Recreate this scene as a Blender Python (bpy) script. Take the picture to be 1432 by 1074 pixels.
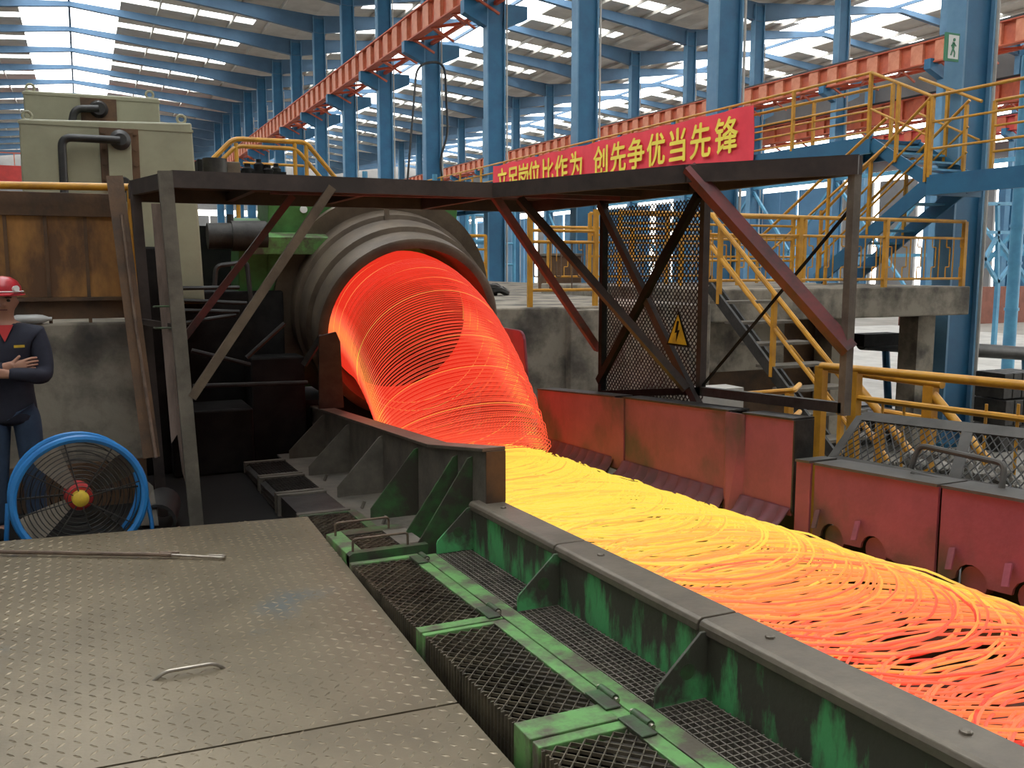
import bpy, math, random
from mathutils import Vector as V, Matrix
random.seed(7)
SC = bpy.context.scene
COL = SC.collection
for o in list(bpy.data.objects):
    bpy.data.objects.remove(o)
# ---------------------------------------------------------------- camera, sky, exposure
FPX, W, H, CAMZ = 1300.0, 1432, 1074, 1.6
PITCH = math.radians(7.3202)
YAW = math.radians(24.6333)
cam = bpy.data.cameras.new('camera')
camo = bpy.data.objects.new('camera', cam)
COL.objects.link(camo)
cam.sensor_fit = 'HORIZONTAL'
cam.sensor_width = 36.0
cam.lens = 36.0 * FPX / W
cam.clip_start, cam.clip_end = 0.05, 600
camo.location = (0, 0, CAMZ)
camo.rotation_euler = (math.pi / 2 - PITCH, 0, -YAW)
SC.camera = camo
world = bpy.data.worlds.new('overcast_sky')
SC.world = world
world.use_nodes = True
wn = world.node_tree
bg = wn.nodes['Background']
bg.inputs[0].default_value = (1.0, 0.97, 0.91, 1)
bg.inputs[1].default_value = 5.9
SC.view_settings.view_transform = 'Standard'
SC.view_settings.look = 'None'
SC.view_settings.exposure = 0.0
SC.view_settings.gamma = 1.0
SC.view_settings.use_curve_mapping = False

# ---------------------------------------------------------------- placing by bearing
FW = V((math.sin(YAW) * math.cos(PITCH), math.cos(YAW) * math.cos(PITCH), -math.sin(PITCH)))
RT = V((math.cos(YAW), -math.sin(YAW), 0))
UP = RT.cross(FW)
K = 0.0384          # the roller conveyor dips this much per metre of run
def at(px, py, x=None, y=None, z=None, c=None):
    """world point on a known plane (x, y, z, or the dipping conveyor plane c)"""
    r = FW + RT * ((px - 716) / FPX) + UP * ((537 - py) / FPX)
    if x is not None: t = x / r.x
    elif y is not None: t = y / r.y
    elif z is not None: t = (z - CAMZ) / r.z
    else: t = (c - CAMZ) / (r.z + K * r.y)
    return V((0, 0, CAMZ)) + r * t
def cz(c, y): return c - K * y

# ---------------------------------------------------------------- materials
def N(t, kind, **kw):
    n = t.nodes.new(kind)
    for k, v in kw.items(): setattr(n, k, v)
    return n
def mat(name, a, b=None, scale=4.0, lo=0.4, hi=0.62, rough=0.6, metal=0.0, bump=0.0, bscale=40, stretch=(1, 1, 1), c3=None, s3=1.2, lo3=.55, hi3=.7, detail=6):
    m = bpy.data.materials.new(name); m.use_nodes = True
    t = m.node_tree; L = t.links
    p = t.nodes['Principled BSDF']
    p.inputs['Roughness'].default_value = rough
    p.inputs['Metallic'].default_value = metal
    p.inputs['Base Color'].default_value = (*a, 1)
    tc = N(t, 'ShaderNodeTexCoord')
    if b is not None:
        mp = N(t, 'ShaderNodeMapping'); mp.inputs['Scale'].default_value = stretch
        L.new(tc.outputs['Object'], mp.inputs[0])
        no = N(t, 'ShaderNodeTexNoise'); no.inputs['Scale'].default_value = scale; no.inputs['Detail'].default_value = detail
        no.inputs['Roughness'].default_value = .65
        L.new(mp.outputs[0], no.inputs['Vector'])
        r = N(t, 'ShaderNodeMapRange'); r.inputs[1].default_value = lo; r.inputs[2].default_value = hi
        L.new(no.outputs[0], r.inputs[0])
        mx = N(t, 'ShaderNodeMix', data_type='RGBA')
        mx.inputs[6].default_value = (*a, 1); mx.inputs[7].default_value = (*b, 1)
        L.new(r.outputs[0], mx.inputs[0])
        out = mx.outputs[2]
        if c3 is not None:
            n3 = N(t, 'ShaderNodeTexNoise'); n3.inputs['Scale'].default_value = s3; n3.inputs['Detail'].default_value = 8
            L.new(tc.outputs['Object'], n3.inputs['Vector'])
            r3 = N(t, 'ShaderNodeMapRange'); r3.inputs[1].default_value = lo3; r3.inputs[2].default_value = hi3
            L.new(n3.outputs[0], r3.inputs[0])
            m3 = N(t, 'ShaderNodeMix', data_type='RGBA'); m3.inputs[7].default_value = (*c3, 1)
            L.new(out, m3.inputs[6]); L.new(r3.outputs[0], m3.inputs[0]); out = m3.outputs[2]
        L.new(out, p.inputs['Base Color'])
    if bump:
        nb = N(t, 'ShaderNodeTexNoise'); nb.inputs['Scale'].default_value = bscale; nb.inputs['Detail'].default_value = 4
        L.new(tc.outputs['Object'], nb.inputs['Vector'])
        bp = N(t, 'ShaderNodeBump'); bp.inputs['Strength'].default_value = bump; bp.inputs['Distance'].default_value = .02
        L.new(nb.outputs[0], bp.inputs['Height']); L.new(bp.outputs[0], p.inputs['Normal'])
    return m
M = {}
M['plate'] = mat('tread_plate_steel', (.245, .20, .132), (.165, .135, .09), 1.6, .35, .7, .42, .35, .05, 60, c3=(.10, .16, .20), s3=1.1, lo3=.64, hi3=.82)
M['guardgrey'] = mat('smoky_grey_frame', (.085, .078, .068), (.05, .046, .04), 5, .4, .65, .6)
M['skirt'] = mat('scorched_skirt_steel', (.16, .048, .062), (.09, .035, .042), 5, .4, .65, .65)
M['meshsteel'] = mat('oily_mesh_steel', (.17, .145, .10), (.08, .07, .052), 6, .4, .6, .42, .4)
M['tread'] = mat('highlit_tread_steel', (.42, .35, .25), (.27, .225, .16), 3, .4, .6, .32, .5)  # highlights on the raised bumps put into a lighter base colour
M['dark'] = mat('oily_dark_steel', (.045, .042, .037), (.02, .019, .017), 6, .4, .6, .55, .2, .1)
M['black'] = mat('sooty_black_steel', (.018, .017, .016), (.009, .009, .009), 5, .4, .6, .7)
M['dust'] = mat('dusty_grey_steel', (.17, .15, .12), (.09, .08, .065), 5, .35, .65, .65, .1, .12)
M['cap'] = mat('worn_brown_steel', (.20, .17, .13), (.13, .11, .085), 4, .35, .65, .45, .35, .08)
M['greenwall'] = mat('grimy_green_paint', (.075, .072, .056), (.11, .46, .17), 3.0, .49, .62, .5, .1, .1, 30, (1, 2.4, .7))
M['green'] = mat('scuffed_green_paint', (.15, .36, .11), (.11, .095, .07), 6, .42, .6, .5, .1, .1)
M['greendark'] = mat('oil_stained_green_paint', (.055, .05, .038), (.055, .15, .05), 5, .42, .62, .5, .1, .1)
M['housing'] = mat('machine_green_paint', (.085, .26, .075), (.05, .12, .04), 3, .45, .7, .5)
M['hood'] = mat('heat_stained_hood_steel', (.17, .13, .09), (.09, .068, .05), 3, .35, .65, .6, .3, .1)
M['redwall'] = mat('heat_reddened_steel', (.32, .078, .115), (.19, .055, .075), 2.2, .38, .68, .62, .1, .12, 25, (1, 1, 1), c3=(.085, .055, .052), s3=2.6, lo3=.50, hi3=.68)
M['redbrace'] = mat('dark_red_primer', (.17, .035, .035), (.06, .03, .03), 5, .4, .65, .55)
M['canopy'] = mat('smoked_canopy_steel', (.06, .045, .04), (.035, .028, .026), 4, .4, .6, .6, .1)
M['blue'] = mat('blue_column_paint', (.022, .14, .265), (.018, .105, .21), 1.5, .4, .65, .5)
M['blueflange'] = mat('lit_blue_column_paint', (.13, .28, .42), (.09, .22, .36), 1.5, .4, .65, .5)  # paler copy of the column blue: light on the flanges put into the colour
M['lightblue'] = mat('light_blue_paint', (.10, .33, .50), (.07, .24, .40), 2, .4, .65, .5)
M['rafter'] = mat('blue_rafter_paint', (.075, .16, .26), (.06, .125, .21), .8, .4, .65, .6)
M['roof'] = mat('grey_roof_sheet', (.58, .55, .49), (.46, .43, .38), .6, .4, .65, .7)
M['yellow'] = mat('yellow_rail_paint', (.60, .29, .022), (.36, .16, .02), 5, .45, .75, .45)
M['orange'] = mat('orange_crane_paint', (.55, .12, .05), (.40, .075, .035), 1.5, .4, .65, .55)
M['orangepale'] = mat('pale_orange_crane_paint', (.66, .25, .14), (.52, .16, .08), 1.5, .4, .65, .55)
M['red'] = mat('red_beam_paint', (.55, .05, .04), (.42, .04, .035), 1.5, .4, .65, .55)
M['cabinet'] = mat('grey_green_cabinet_paint', (.34, .33, .22), (.27, .26, .175), 2.5, .4, .7, .5)
M['pipe'] = mat('black_pipe_paint', (.035, .034, .032), (.02, .02, .02), 5, .4, .6, .45)
M['concrete'] = mat('stained_concrete', (.29, .255, .20), (.12, .105, .082), 2.2, .42, .62, .85, 0, .2, 14, c3=(.05, .045, .04), s3=2.1, lo3=.52, hi3=.68)
M['concretepale'] = mat('pale_concrete', (.50, .48, .44), (.36, .34, .31), 1.5, .4, .7, .85)
M['ground'] = mat('dusty_floor', (.30, .275, .24), (.20, .185, .16), .5, .4, .7, .85)
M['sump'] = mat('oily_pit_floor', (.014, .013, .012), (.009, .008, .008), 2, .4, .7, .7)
M['rustyellow'] = mat('rusted_yellow_sheet', (.42, .20, .05), (.12, .058, .025), 2.2, .40, .62, .6, .1, .1, 20, (1, 1, .45))
M['rustdark'] = mat('rusted_brown_sheet', (.14, .075, .035), (.065, .04, .025), 3, .4, .65, .65, .1, .1)
M['rustplank'] = mat('scorched_plank', (.20, .15, .125), (.10, .075, .06), 4, .4, .65, .8, 0, .1, 30, (3, 3, .5))
M['fanblue'] = mat('fan_blue_paint', (.02, .20, .52), (.015, .14, .40), 4, .4, .7, .4)
M['steel'] = mat('bare_steel', (.42, .38, .32), (.26, .22, .18), 8, .4, .65, .35, .8)
M['rod'] = mat('rusty_rod_steel', (.20, .14, .10), (.12, .085, .065), 8, .4, .65, .5, .4)
M['brick'] = mat('red_brown_wall', (.27, .105, .075), (.21, .085, .06), 2, .4, .6, .8)
M['white'] = mat('white_paint', (.75, .75, .72))
M['signgreen'] = mat('sign_green', (.04, .22, .11))
M['signyellow'] = mat('sign_yellow', (.72, .50, .03), (.5, .33, .03), 9)
M['banner'] = mat('red_banner_cloth', (.90, .065, .095), (.80, .05, .075), 1.2, .4, .65, .8)
M['letters'] = mat('banner_yellow_lettering', (.95, .76, .09))
M['navy'] = mat('navy_work_cloth', (.022, .024, .042), (.015, .017, .03), 6, .4, .6, .85)
M['jeans'] = mat('blue_denim', (.035, .06, .11), (.025, .045, .085), 8, .4, .6, .85)
M['skin'] = mat('skin', (.42, .22, .15), rough=.55)
M['hair'] = mat('black_hair', (.012, .01, .009))
M['helmet'] = mat('red_helmet_plastic', (.45, .02, .03), rough=.3)
M['redcloth'] = mat('red_shirt_cloth', (.45, .03, .03), rough=.8)
M['bottle'] = mat('clear_bottle_plastic', (.5, .5, .48), rough=.2)
M['rubble'] = mat('pale_scale_rubble', (.45, .42, .37), (.25, .23, .2), 12, .4, .6, .85)
M['wallblue'] = mat('blue_cladding', (.07, .19, .32), (.05, .14, .25), .3, .4, .65, .7)
M['wallgrey'] = mat('grey_cladding', (.20, .20, .20), (.15, .15, .15), .3, .4, .65, .7)
def pane_mat():
    m = bpy.data.materials.new('skylight_sheet'); m.use_nodes = True
    t = m.node_tree; t.nodes.remove(t.nodes['Principled BSDF'])
    a = N(t, 'ShaderNodeBsdfTransparent'); a.inputs[0].default_value = (.95, .97, 1, 1)
    b = N(t, 'ShaderNodeBsdfTranslucent'); b.inputs[0].default_value = (.8, .85, .9, 1)
    x = N(t, 'ShaderNodeMixShader'); x.inputs[0].default_value = .25
    t.links.new(a.outputs[0], x.inputs[1]); t.links.new(b.outputs[0], x.inputs[2])
    t.links.new(x.outputs[0], t.nodes['Material Output'].inputs[0])
    return m
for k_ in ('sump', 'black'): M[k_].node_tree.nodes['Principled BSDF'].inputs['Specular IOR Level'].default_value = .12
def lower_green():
    # greener low on the plates, greyer and darker towards the cap
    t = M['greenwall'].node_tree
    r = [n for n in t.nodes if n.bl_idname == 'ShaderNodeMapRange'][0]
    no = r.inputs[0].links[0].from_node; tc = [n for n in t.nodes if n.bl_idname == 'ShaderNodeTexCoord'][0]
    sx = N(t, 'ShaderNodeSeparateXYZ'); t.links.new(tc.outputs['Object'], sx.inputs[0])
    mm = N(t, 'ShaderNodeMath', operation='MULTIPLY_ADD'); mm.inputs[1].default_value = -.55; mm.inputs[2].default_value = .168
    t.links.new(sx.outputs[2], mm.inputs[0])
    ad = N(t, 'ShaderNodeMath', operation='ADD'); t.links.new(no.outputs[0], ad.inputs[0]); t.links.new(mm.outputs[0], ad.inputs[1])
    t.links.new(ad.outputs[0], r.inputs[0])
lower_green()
M['pane'] = pane_mat()
def hot_mat(name, stops, strength=1.0):
    """glowing steel: colour follows the 'heat' carried by each loop of wire"""
    m = bpy.data.materials.new(name); m.use_nodes = True
    t = m.node_tree; p = t.nodes['Principled BSDF']
    p.inputs['Base Color'].default_value = (.08, .03, .02, 1); p.inputs['Roughness'].default_value = .7
    at_ = N(t, 'ShaderNodeAttribute', attribute_name='glow_level')
    r = N(t, 'ShaderNodeValToRGB')
    e = r.color_ramp.elements
    while len(e) < len(stops): e.new(.5)
    for k, (pos, c) in enumerate(stops):
        e[k].position = pos; e[k].color = (*c, 1)
    t.links.new(at_.outputs['Fac'], r.inputs[0])
    t.links.new(r.outputs[0], p.inputs['Emission Color'])
    p.inputs['Emission Strength'].default_value = strength
    return m
M['hot'] = hot_mat('glowing_wire', [(0, (.10, .004, .002)), (.30, (.72, .022, .011)), (.5, (1.0, .135, .065)), (.72, (1.0, .34, .07)), (1, (1.0, .72, .085))], 1.05)

# ---------------------------------------------------------------- mesh helper
class MB:
    def __init__(s): s.v = []; s.f = []; s.h = None
    def box(s, lo, hi):
        x0, y0, z0 = lo; x1, y1, z1 = hi
        b = len(s.v)
        s.v += [V(q) for q in ((x0,y0,z0),(x1,y0,z0),(x1,y1,z0),(x0,y1,z0),(x0,y0,z1),(x1,y0,z1),(x1,y1,z1),(x0,y1,z1))]
        s.f += [tuple(b+i for i in q) for q in ((3,2,1,0),(4,5,6,7),(0,1,5,4),(1,2,6,5),(2,3,7,6),(3,0,4,7))]
        return s
    def bar(s, p, q, w, h, up=(0, 0, 1)):
        p, q = V(p), V(q); d = (q - p).normalized(); up = V(up)
        if abs(d.dot(up)) > .98: up = V((1, 0, 0))
        a = d.cross(up).normalized() * (w / 2); u = a.cross(d).normalized() * (h / 2)
        b = len(s.v)
        s.v += [p-a-u, p+a-u, p+a+u, p-a+u, q-a-u, q+a-u, q+a+u, q-a+u]
        s.f += [tuple(b+i for i in g) for g in ((0,1,2,3),(7,6,5,4),(0,4,5,1),(1,5,6,2),(2,6,7,3),(3,7,4,0))]
        return s
    def tube(s, pts, r, n=8, closed=False, caps=True):
        pts = [V(p) for p in pts]; m = len(pts); b = len(s.v); u = None
        for i, p in enumerate(pts):
            if closed: d = pts[(i+1) % m] - pts[i-1]
            else: d = pts[min(i+1, m-1)] - pts[max(i-1, 0)]
            d.normalize()
            if u is None:
                u = V((0, 0, 1)) if abs(d.z) < .9 else V((1, 0, 0))
            u = (u - d * u.dot(d))
            if u.length < 1e-5: u = d.orthogonal()
            u.normalize(); w = d.cross(u)
            rr = r[i] if isinstance(r, (list, tuple)) else r
            for k in range(n):
                a = 2*math.pi*k/n
                s.v.append(p + (u*math.cos(a) + w*math.sin(a)) * rr)
        for i in range(m if closed else m-1):
            j = (i+1) % m
            for k in range(n):
                l = (k+1) % n
                s.f.append((b+i*n+k, b+i*n+l, b+j*n+l, b+j*n+k))
        if caps and not closed:
            s.f.append(tuple(b+k for k in reversed(range(n))))
            s.f.append(tuple(b+(m-1)*n+k for k in range(n)))
        return s
    def prism(s, poly, off):
        """closed polygon swept by off"""
        off = V(off); b = len(s.v); n = len(poly)
        s.v += [V(p) for p in poly] + [V(p) + off for p in poly]
        s.f.append(tuple(b+i for i in reversed(range(n)))); s.f.append(tuple(b+n+i for i in range(n)))
        for i in range(n):
            j = (i+1) % n
            s.f.append((b+i, b+j, b+n+j, b+n+i))
        return s
    def run(s, prof, y0, y1, k=K):
        """profile of (x, c) points swept along the dipping conveyor from y0 to y1"""
        return s.prism([(x, y0, c - k*y0) for x, c in prof], (0, y1-y0, -k*(y1-y0)))
    def lathe(s, prof, o, axis, n=32, a0=0, a1=2*math.pi):
        """(distance along axis, radius) profile"""
        ax = V(axis).normalized(); o = V(o)
        u = V((0, 0, 1)); u = (u - ax*u.dot(ax))
        if u.length < .01: u = V((1, 0, 0))
        u.normalize(); w = ax.cross(u); b = len(s.v); m = len(prof)
        full = abs(a1-a0-2*math.pi) < 1e-6; cnt = n if full else n+1
        for k in range(cnt):
            a = a0 + (a1-a0)*k/n
            for d, r in prof: s.v.append(o + ax*d + (u*math.cos(a)+w*math.sin(a))*r)
        for k in range(n):
            l = (k+1) % cnt
            for i in range(m-1):
                s.f.append((b+k*m+i, b+k*m+i+1, b+l*m+i+1, b+l*m+i))
        return s
    def sheet(s, pts, t):
        """flat polygon given thickness along its normal"""
        p = [V(q) for q in pts]; n = (p[1]-p[0]).cross(p[2]-p[0]).normalized()
        return s.prism([q - n*(t/2) for q in p], n*t)
    def build(s, name, m, parent=None, smooth=False, bevel=0, base=None):
        me = bpy.data.meshes.new(name)
        if parent is not None: o0 = wloc(parent)
        elif base is not None: o0 = V(base)
        else:
            xs = [v.x for v in s.v]; ys = [v.y for v in s.v]; zs = [v.z for v in s.v]
            o0 = V(((min(xs)+max(xs))/2, (min(ys)+max(ys))/2, min(zs)))
        me.from_pydata([tuple(v - o0) for v in s.v], [], s.f)
        if s.h is not None:
            a = me.attributes.new('glow_level', 'FLOAT', 'POINT'); a.data.foreach_set('value', s.h)
        me.materials.append(M[m])
        if smooth:
            me.polygons.foreach_set('use_smooth', [True]*len(me.polygons))
        o = bpy.data.objects.new(name, me); COL.objects.link(o)
        if smooth:
            try: me.set_sharp_from_angle(angle=math.radians(40))
            except Exception: pass
        if parent is not None: o.parent = parent
        else: o.location = o0
        if bevel:
            bv = o.modifiers.new('bevel', 'BEVEL'); bv.width = bevel; bv.segments = 2; bv.limit_method = 'ANGLE'
        return o
def wloc(o):
    p = V(o.location)
    while o.parent is not None:
        o = o.parent; p += V(o.location)
    return p
def tag(o, label, cat, group=None):
    o['label'] = label; o['category'] = cat
    if group: o['group'] = group
    return o
def thing(name, label, cat, loc, group=None):
    o = bpy.data.objects.new(name, None); COL.objects.link(o)
    o.location = loc; o.empty_display_size = .1
    return tag(o, label, cat, group)
def struct(o): o['kind'] = 'structure'; return o
def sroot(name, loc=(0, 0, 0)):
    o = bpy.data.objects.new(name, None); COL.objects.link(o); o.location = loc
    return struct(o)
def stuff(o): o['kind'] = 'stuff'; return o
def dup_tree(o, loc, label=None):
    r = o.copy(); COL.objects.link(r); r.location = loc
    if label: r['label'] = label
    for ch in o.children:
        c = ch.copy(); COL.objects.link(c); c.parent = r
        for g in ch.children:
            d = g.copy(); COL.objects.link(d); d.parent = c
    return r
def arc(c, r, a0, a1, n, ax=(1, 0, 0), ay=(0, 0, 1)):
    c, ax, ay = V(c), V(ax), V(ay)
    return [c + ax*(r*math.cos(math.radians(a0+(a1-a0)*i/n))) + ay*(r*math.sin(math.radians(a0+(a1-a0)*i/n))) for i in range(n+1)]
def part_box(name, m, parent, lo, hi, **k): return MB().box(lo, hi).build(name, m, parent, **k)
def part_bar(name, m, parent, p, q, w, h, up=(0, 0, 1), **k): return MB().bar(p, q, w, h, up).build(name, m, parent, **k)
def part_tube(name, m, parent, pts, r, n=8, **k): return MB().tube(pts, r, n).build(name, m, parent, smooth=True, **k)
def bend(pts, r=.05, n=4):
    """polyline with rounded corners"""
    pts = [V(p) for p in pts]; out = [pts[0]]
    for i in range(1, len(pts)-1):
        a, b, c = pts[i-1], pts[i], pts[i+1]
        d0 = (a-b); d1 = (c-b); q = min(r, d0.length*.45, d1.length*.45)
        p0 = b + d0.normalized()*q; p1 = b + d1.normalized()*q
        for k in range(n+1):
            t = k/n; out.append(p0*(1-t)**2 + b*2*t*(1-t) + p1*t*t)
    return out + [pts[-1]]

# ================================================================ SETTING: ground, roof, walls
YB = [10.4 + 6*k for k in range(-3, 21)]       # frame lines of the shed
fl = sroot('floor')
part_box('ground_slab', 'ground', fl, (-40, -25, -1.4), (90, 136, -1.2))
part_box('working_floor', 'sump', fl, (-8, 5.6, -.5), (1.9, 14, -.22))
part_box('pit_floor', 'dust', fl, (3.9, 1, -1.2), (8.8, 9.2, -1.17))
part_box('pit_floor', 'dust', fl, (6.9, 9.2, -1.2), (11.5, 13, -1.17))
part_box('yard_slab', 'concretepale', fl, (13.2, 11.5, -1.2), (32, 30, -1.02))
for i, (x0, x1) in enumerate(((8.9, 12.8), (12.9, 17.5), (17.6, 24))):
    part_box('floor_slab', 'concretepale', fl, (x0, 13.2, -1.2), (x1, 16.4, -1.06))
part_box('channel_edge', 'pipe', fl, (9.2, 12.6, -1.2), (30, 12.9, -.95))

# roof: bays across X, each with an open light lane at its ridge
ce = sroot('ceiling')
BAYS = [(-12.4, -2.5, 2.7, 12.4), (12.4, 20.3, 24.9, 32.6), (32.6, 40, 45, 52.8)]
EZ, RZ = 15.25, 15.95
def zroof(x, bay):
    a, l, r, b = bay
    if x <= l: return EZ + (RZ-EZ)*(x-a)/(l-a)
    if x >= r: return EZ + (RZ-EZ)*(b-x)/(b-r)
    return RZ
cache = {}
def piece(name, m, key, y, fn, parent):
    """one roof piece; alike pieces of the other frames share its mesh"""
    if key not in cache:
        o = fn(MB()).build(name, m, parent); cache[key] = (o, y); return o
    src, y0 = cache[key]
    o = src.copy(); COL.objects.link(o); o.location.y += y - y0; return o
for bi, bay in enumerate(BAYS):
    a, l, r, b = bay
    for k in range(len(YB)-1):
        y = YB[k]
        for si, (xa, xb) in enumerate(((a, l), (r, b))):
            za, zb = zroof(xa, bay), zroof(xb, bay)
            def slab(m, y0, y1, xa=xa, xb=xb, za=za, zb=zb): return m.prism([(xa, y0, za), (xb, y0, zb), (xb, y0, zb+.06), (xa, y0, za+.06)], (0, y1-y0, 0))
            # the clear strip runs from the lane three quarters of the way to the eave
            xc = xa+(xb-xa)*(.27 if si == 0 else .73); zc = zroof(xc, bay)
            pa_, pb_, ea_, eb_ = ((xc, zc), (xb, zb), (xa, za), (xc, zc)) if si == 0 else ((xa, za), (xc, zc), (xc, zc), (xb, zb))
            piece('roof_sheet', 'roof', ('s3', bi, si), y, lambda m: m.prism([(ea_[0], y+3.9, ea_[1]), (eb_[0], y+3.9, eb_[1]), (eb_[0], y+3.9, eb_[1]+.06), (ea_[0], y+3.9, ea_[1]+.06)], (0, 1.2, 0)), ce)
            piece('roof_sheet', 'roof', ('s1', bi, si), y, lambda m: slab(m, y, y+3.9), ce)
            piece('roof_sheet', 'roof', ('s2', bi, si), y, lambda m: slab(m, y+5.1, y+6), ce)
            piece('skylight_pane', 'pane', ('p', bi, si), y, lambda m: m.prism([(pa_[0], y+3.9, pa_[1]), (pb_[0], y+3.9, pb_[1]), (pb_[0], y+3.9, pb_[1]+.02), (pa_[0], y+3.9, pa_[1]+.02)], (0, 1.2, 0)), ce)
        mid = (l+r)/2
        for (xa, xb) in ((l, mid-.06), (mid+.06, r)):
            piece('skylight_pane', 'pane', ('lane', bi, xa), y, lambda m: m.box((xa, y+.02, RZ+.1), (xb, y+5.98, RZ+.12)), ce)
        piece('ridge_bar', 'rafter', ('rb', bi), y, lambda m: m.box((mid-.06, y, RZ-.05), (mid+.06, y+6, RZ+.14)), ce)
    # purlins under the sheets
    for (xa, xb) in ((a, l), (r, b)):
        n = 5
        for i in range(1, n):
            x = xa + (xb-xa)*i/n; z = zroof(x, bay)
            part_box('purlin', 'roof', ce, (x-.04, YB[0], z-.2), (x+.04, YB[-1], z-.01))
    # rafters: haunched at the columns, slim at the ridge
    for k, y in enumerate(YB):
        def raft(m, a=a, b=b):
            mid = (l+r)/2
            top = [(a, EZ-.2), (mid, RZ-.05), (b, EZ-.2)]
            bot = [(b, EZ-1.15), (b-.35*(b-mid), EZ-.5), (mid, RZ-.32), (a+.35*(mid-a), EZ-.5), (a, EZ-1.15)]
            m.prism([(x, y-.02, z) for x, z in top+bot], (0, .04, 0))
            e = bot
            for p, q in zip(e[:-1], e[1:]): m.bar((p[0], y, p[1]), (q[0], y, q[1]), .28, .03)
            return m
        piece('rafter', 'rafter', ('r', bi), y, raft, ce)

# end wall and far side wall with daylight through their gaps
wf = sroot('wall_far')
x = -40.0; i = 0
while x < 60:
    w = random.uniform(2.2, 4.6)
    part_box('cladding_panel', 'wallgrey' if i % 3 else 'wallblue', wf, (x, 134, -1.2), (x+w, 134.2, 8.2))
    x += w + random.choice((.1, .15, .5, .9)); i += 1
part_box('cladding_panel', 'wallgrey', wf, (-40, 134, 9.0), (60, 134.2, 17))
wl = sroot('wall_left')
for y0 in range(-9, 134, 11):
    part_box('cladding_panel', 'wallgrey', wl, (-12.9, y0, -1.2), (-12.75, y0+10.9, 16.2))
wb = sroot('wall_back')
for x0 in range(-12, 50, 8):
    part_box('cladding_panel', 'wallgrey', wb, (x0, -9.2, -1.2), (x0+7.9, -9.05, 16.2))
wr = sroot('wall_right')
y = 8.0
while y < 134:
    w = random.uniform(1.6, 3.6)
    part_box('cladding_panel', 'wallblue' if random.random() < .7 else 'wallgrey', wr, (53.2, y, -1.2), (53.4, y+w, 7.6))
    y += w + random.choice((.12, .3, .7, 1.3))
for z0, z1 in ((8.3, 9.3), (10.0, 10.8), (12.4, 15)):
    part_box('cladding_panel', 'wallgrey', wr, (53.2, 8, z0), (53.4, 134, z1))
part_box('low_brick_wall', 'brick', wr, (33.9, 31, -1.2), (52, 31.4, .55))

# ================================================================ COLUMNS, CRANE GIRDERS
def make_column(label, group=None):
    c = thing('steel_column', label, 'column', (0, 0, -1.2), group)
    for s in (-1, 1):
        part_box('flange', 'blueflange', c, (s*.30-.02, -.17, -1.2), (s*.30+.02, .17, EZ-.3))
    part_box('web', 'blue', c, (-.285, -.1, -1.2), (.285, -.07, EZ-.4))
    m = MB()
    for s in (-1, 1):
        m.prism([(s*.3, -.16, 9.1), (s*1.1, -.16, 9.45), (s*1.1, -.16, 9.85), (s*.3, -.16, 9.85)], (0, .32, 0))
    m.build('corbel', 'blue', c)
    part_box('base_plate', 'blue', c, (-.5, -.4, -1.2), (.5, .4, -1.14))
    part_tube('conduit', 'concretepale', c, [(.37, -.16, -1.1), (.37, -.16, 13)], .03, 6)
    return c
ORD = ['blue steel column bearing the green exit sign beside the upper stair',
       'blue column right behind the lit end of the red banner',
       'blue column behind the middle of the red banner, second from exit-sign column',
       'blue column at the far end of the red banner',
       'blue column with a loose black cable hanging on it',
       'slim blue column next beyond the one with the hanging cable',
       'slim blue column two beyond the cable-hung one, under orange crane girder']
FAR = 'far slim blue column in the receding row under the orange crane girder'
proto = make_column(ORD[0]); proto.location = (12.4, 10.4, -1.2)
for k in range(1, 15):
    c = dup_tree(proto, (12.4, 10.4+6*k, -1.2), ORD[k] if k < len(ORD) else FAR)
    if k >= len(ORD): c['group'] = 'far columns of the crane row'
for k in range(1, 16):
    c = dup_tree(proto, (32.6, 10.4+6*k, -1.2), 'distant blue column of the second row beyond the walkway')
    c['group'] = 'columns of the second row'
for k in range(3, 13, 2):
    c = dup_tree(proto, (52.6, 10.4+6*k, -1.2), 'blue column standing against the far side wall')
    c['group'] = 'columns at the side wall'
def girder(x, y0, y1, label, m1='orange', m2='orangepale', lattice=1, zt=10.75):
    g = thing('crane_girder', label, 'crane girder', (x, y0, zt-.9))
    part_box('web', m1, g, (x-.02, y0, zt-.85), (x+.02, y1, zt-.05))
    part_box('top_flange', m1, g, (x-.2, y0, zt-.05), (x+.2, y1, zt))
    part_box('bottom_flange', m1, g, (x-.17, y0, zt-.9), (x+.17, y1, zt-.85))
    part_box('crane_rail', 'pipe', g, (x-.05, y0, zt), (x+.05, y1, zt+.12))
    y = y0 + .3; src = None
    while y < y1:
        if src is None:
            src = MB().box((x-.15, y-.3, zt-.85), (x-.01, y+.3, zt-.05)).build('stiffener', m2, g); ysrc = y
        else:
            o = src.copy(); COL.objects.link(o); o.location.y += y-ysrc
        y += 1.2
    if lattice:
        m = MB(); y = y0; s = 1
        while y < y1-1:
            m.bar((x, y, zt-.9), (x+lattice*.8, y+1, zt-.9), .09, .09); m.bar((x+lattice*.8, y+1, zt-.9), (x, y+2, zt-.9), .09, .09)
            m.bar((x, y, zt-.9), (x+lattice*.8, y, zt-1.3), .07, .07)
            y += 2
        m.bar((x+lattice*.8, y0, zt-.9), (x+lattice*.8, y1, zt-.9), .12, .12)
        m.build('lattice', m1, g)
    return g
girder(11.6, 14, 110, 'long orange crane girder with pale stiffeners running over the blue columns')
girder(31.8, 12, 100, 'bright orange crane girder seen behind the yellow upper stair', zt=10.6)
girder(33.4, 12, 100, 'second orange girder just behind and below the bright one', 'orange', 'orange', zt=8.8)
girder(51.8, 20, 100, 'farthest red crane girder before the side wall', 'red', 'orange', zt=10.6)
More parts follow.
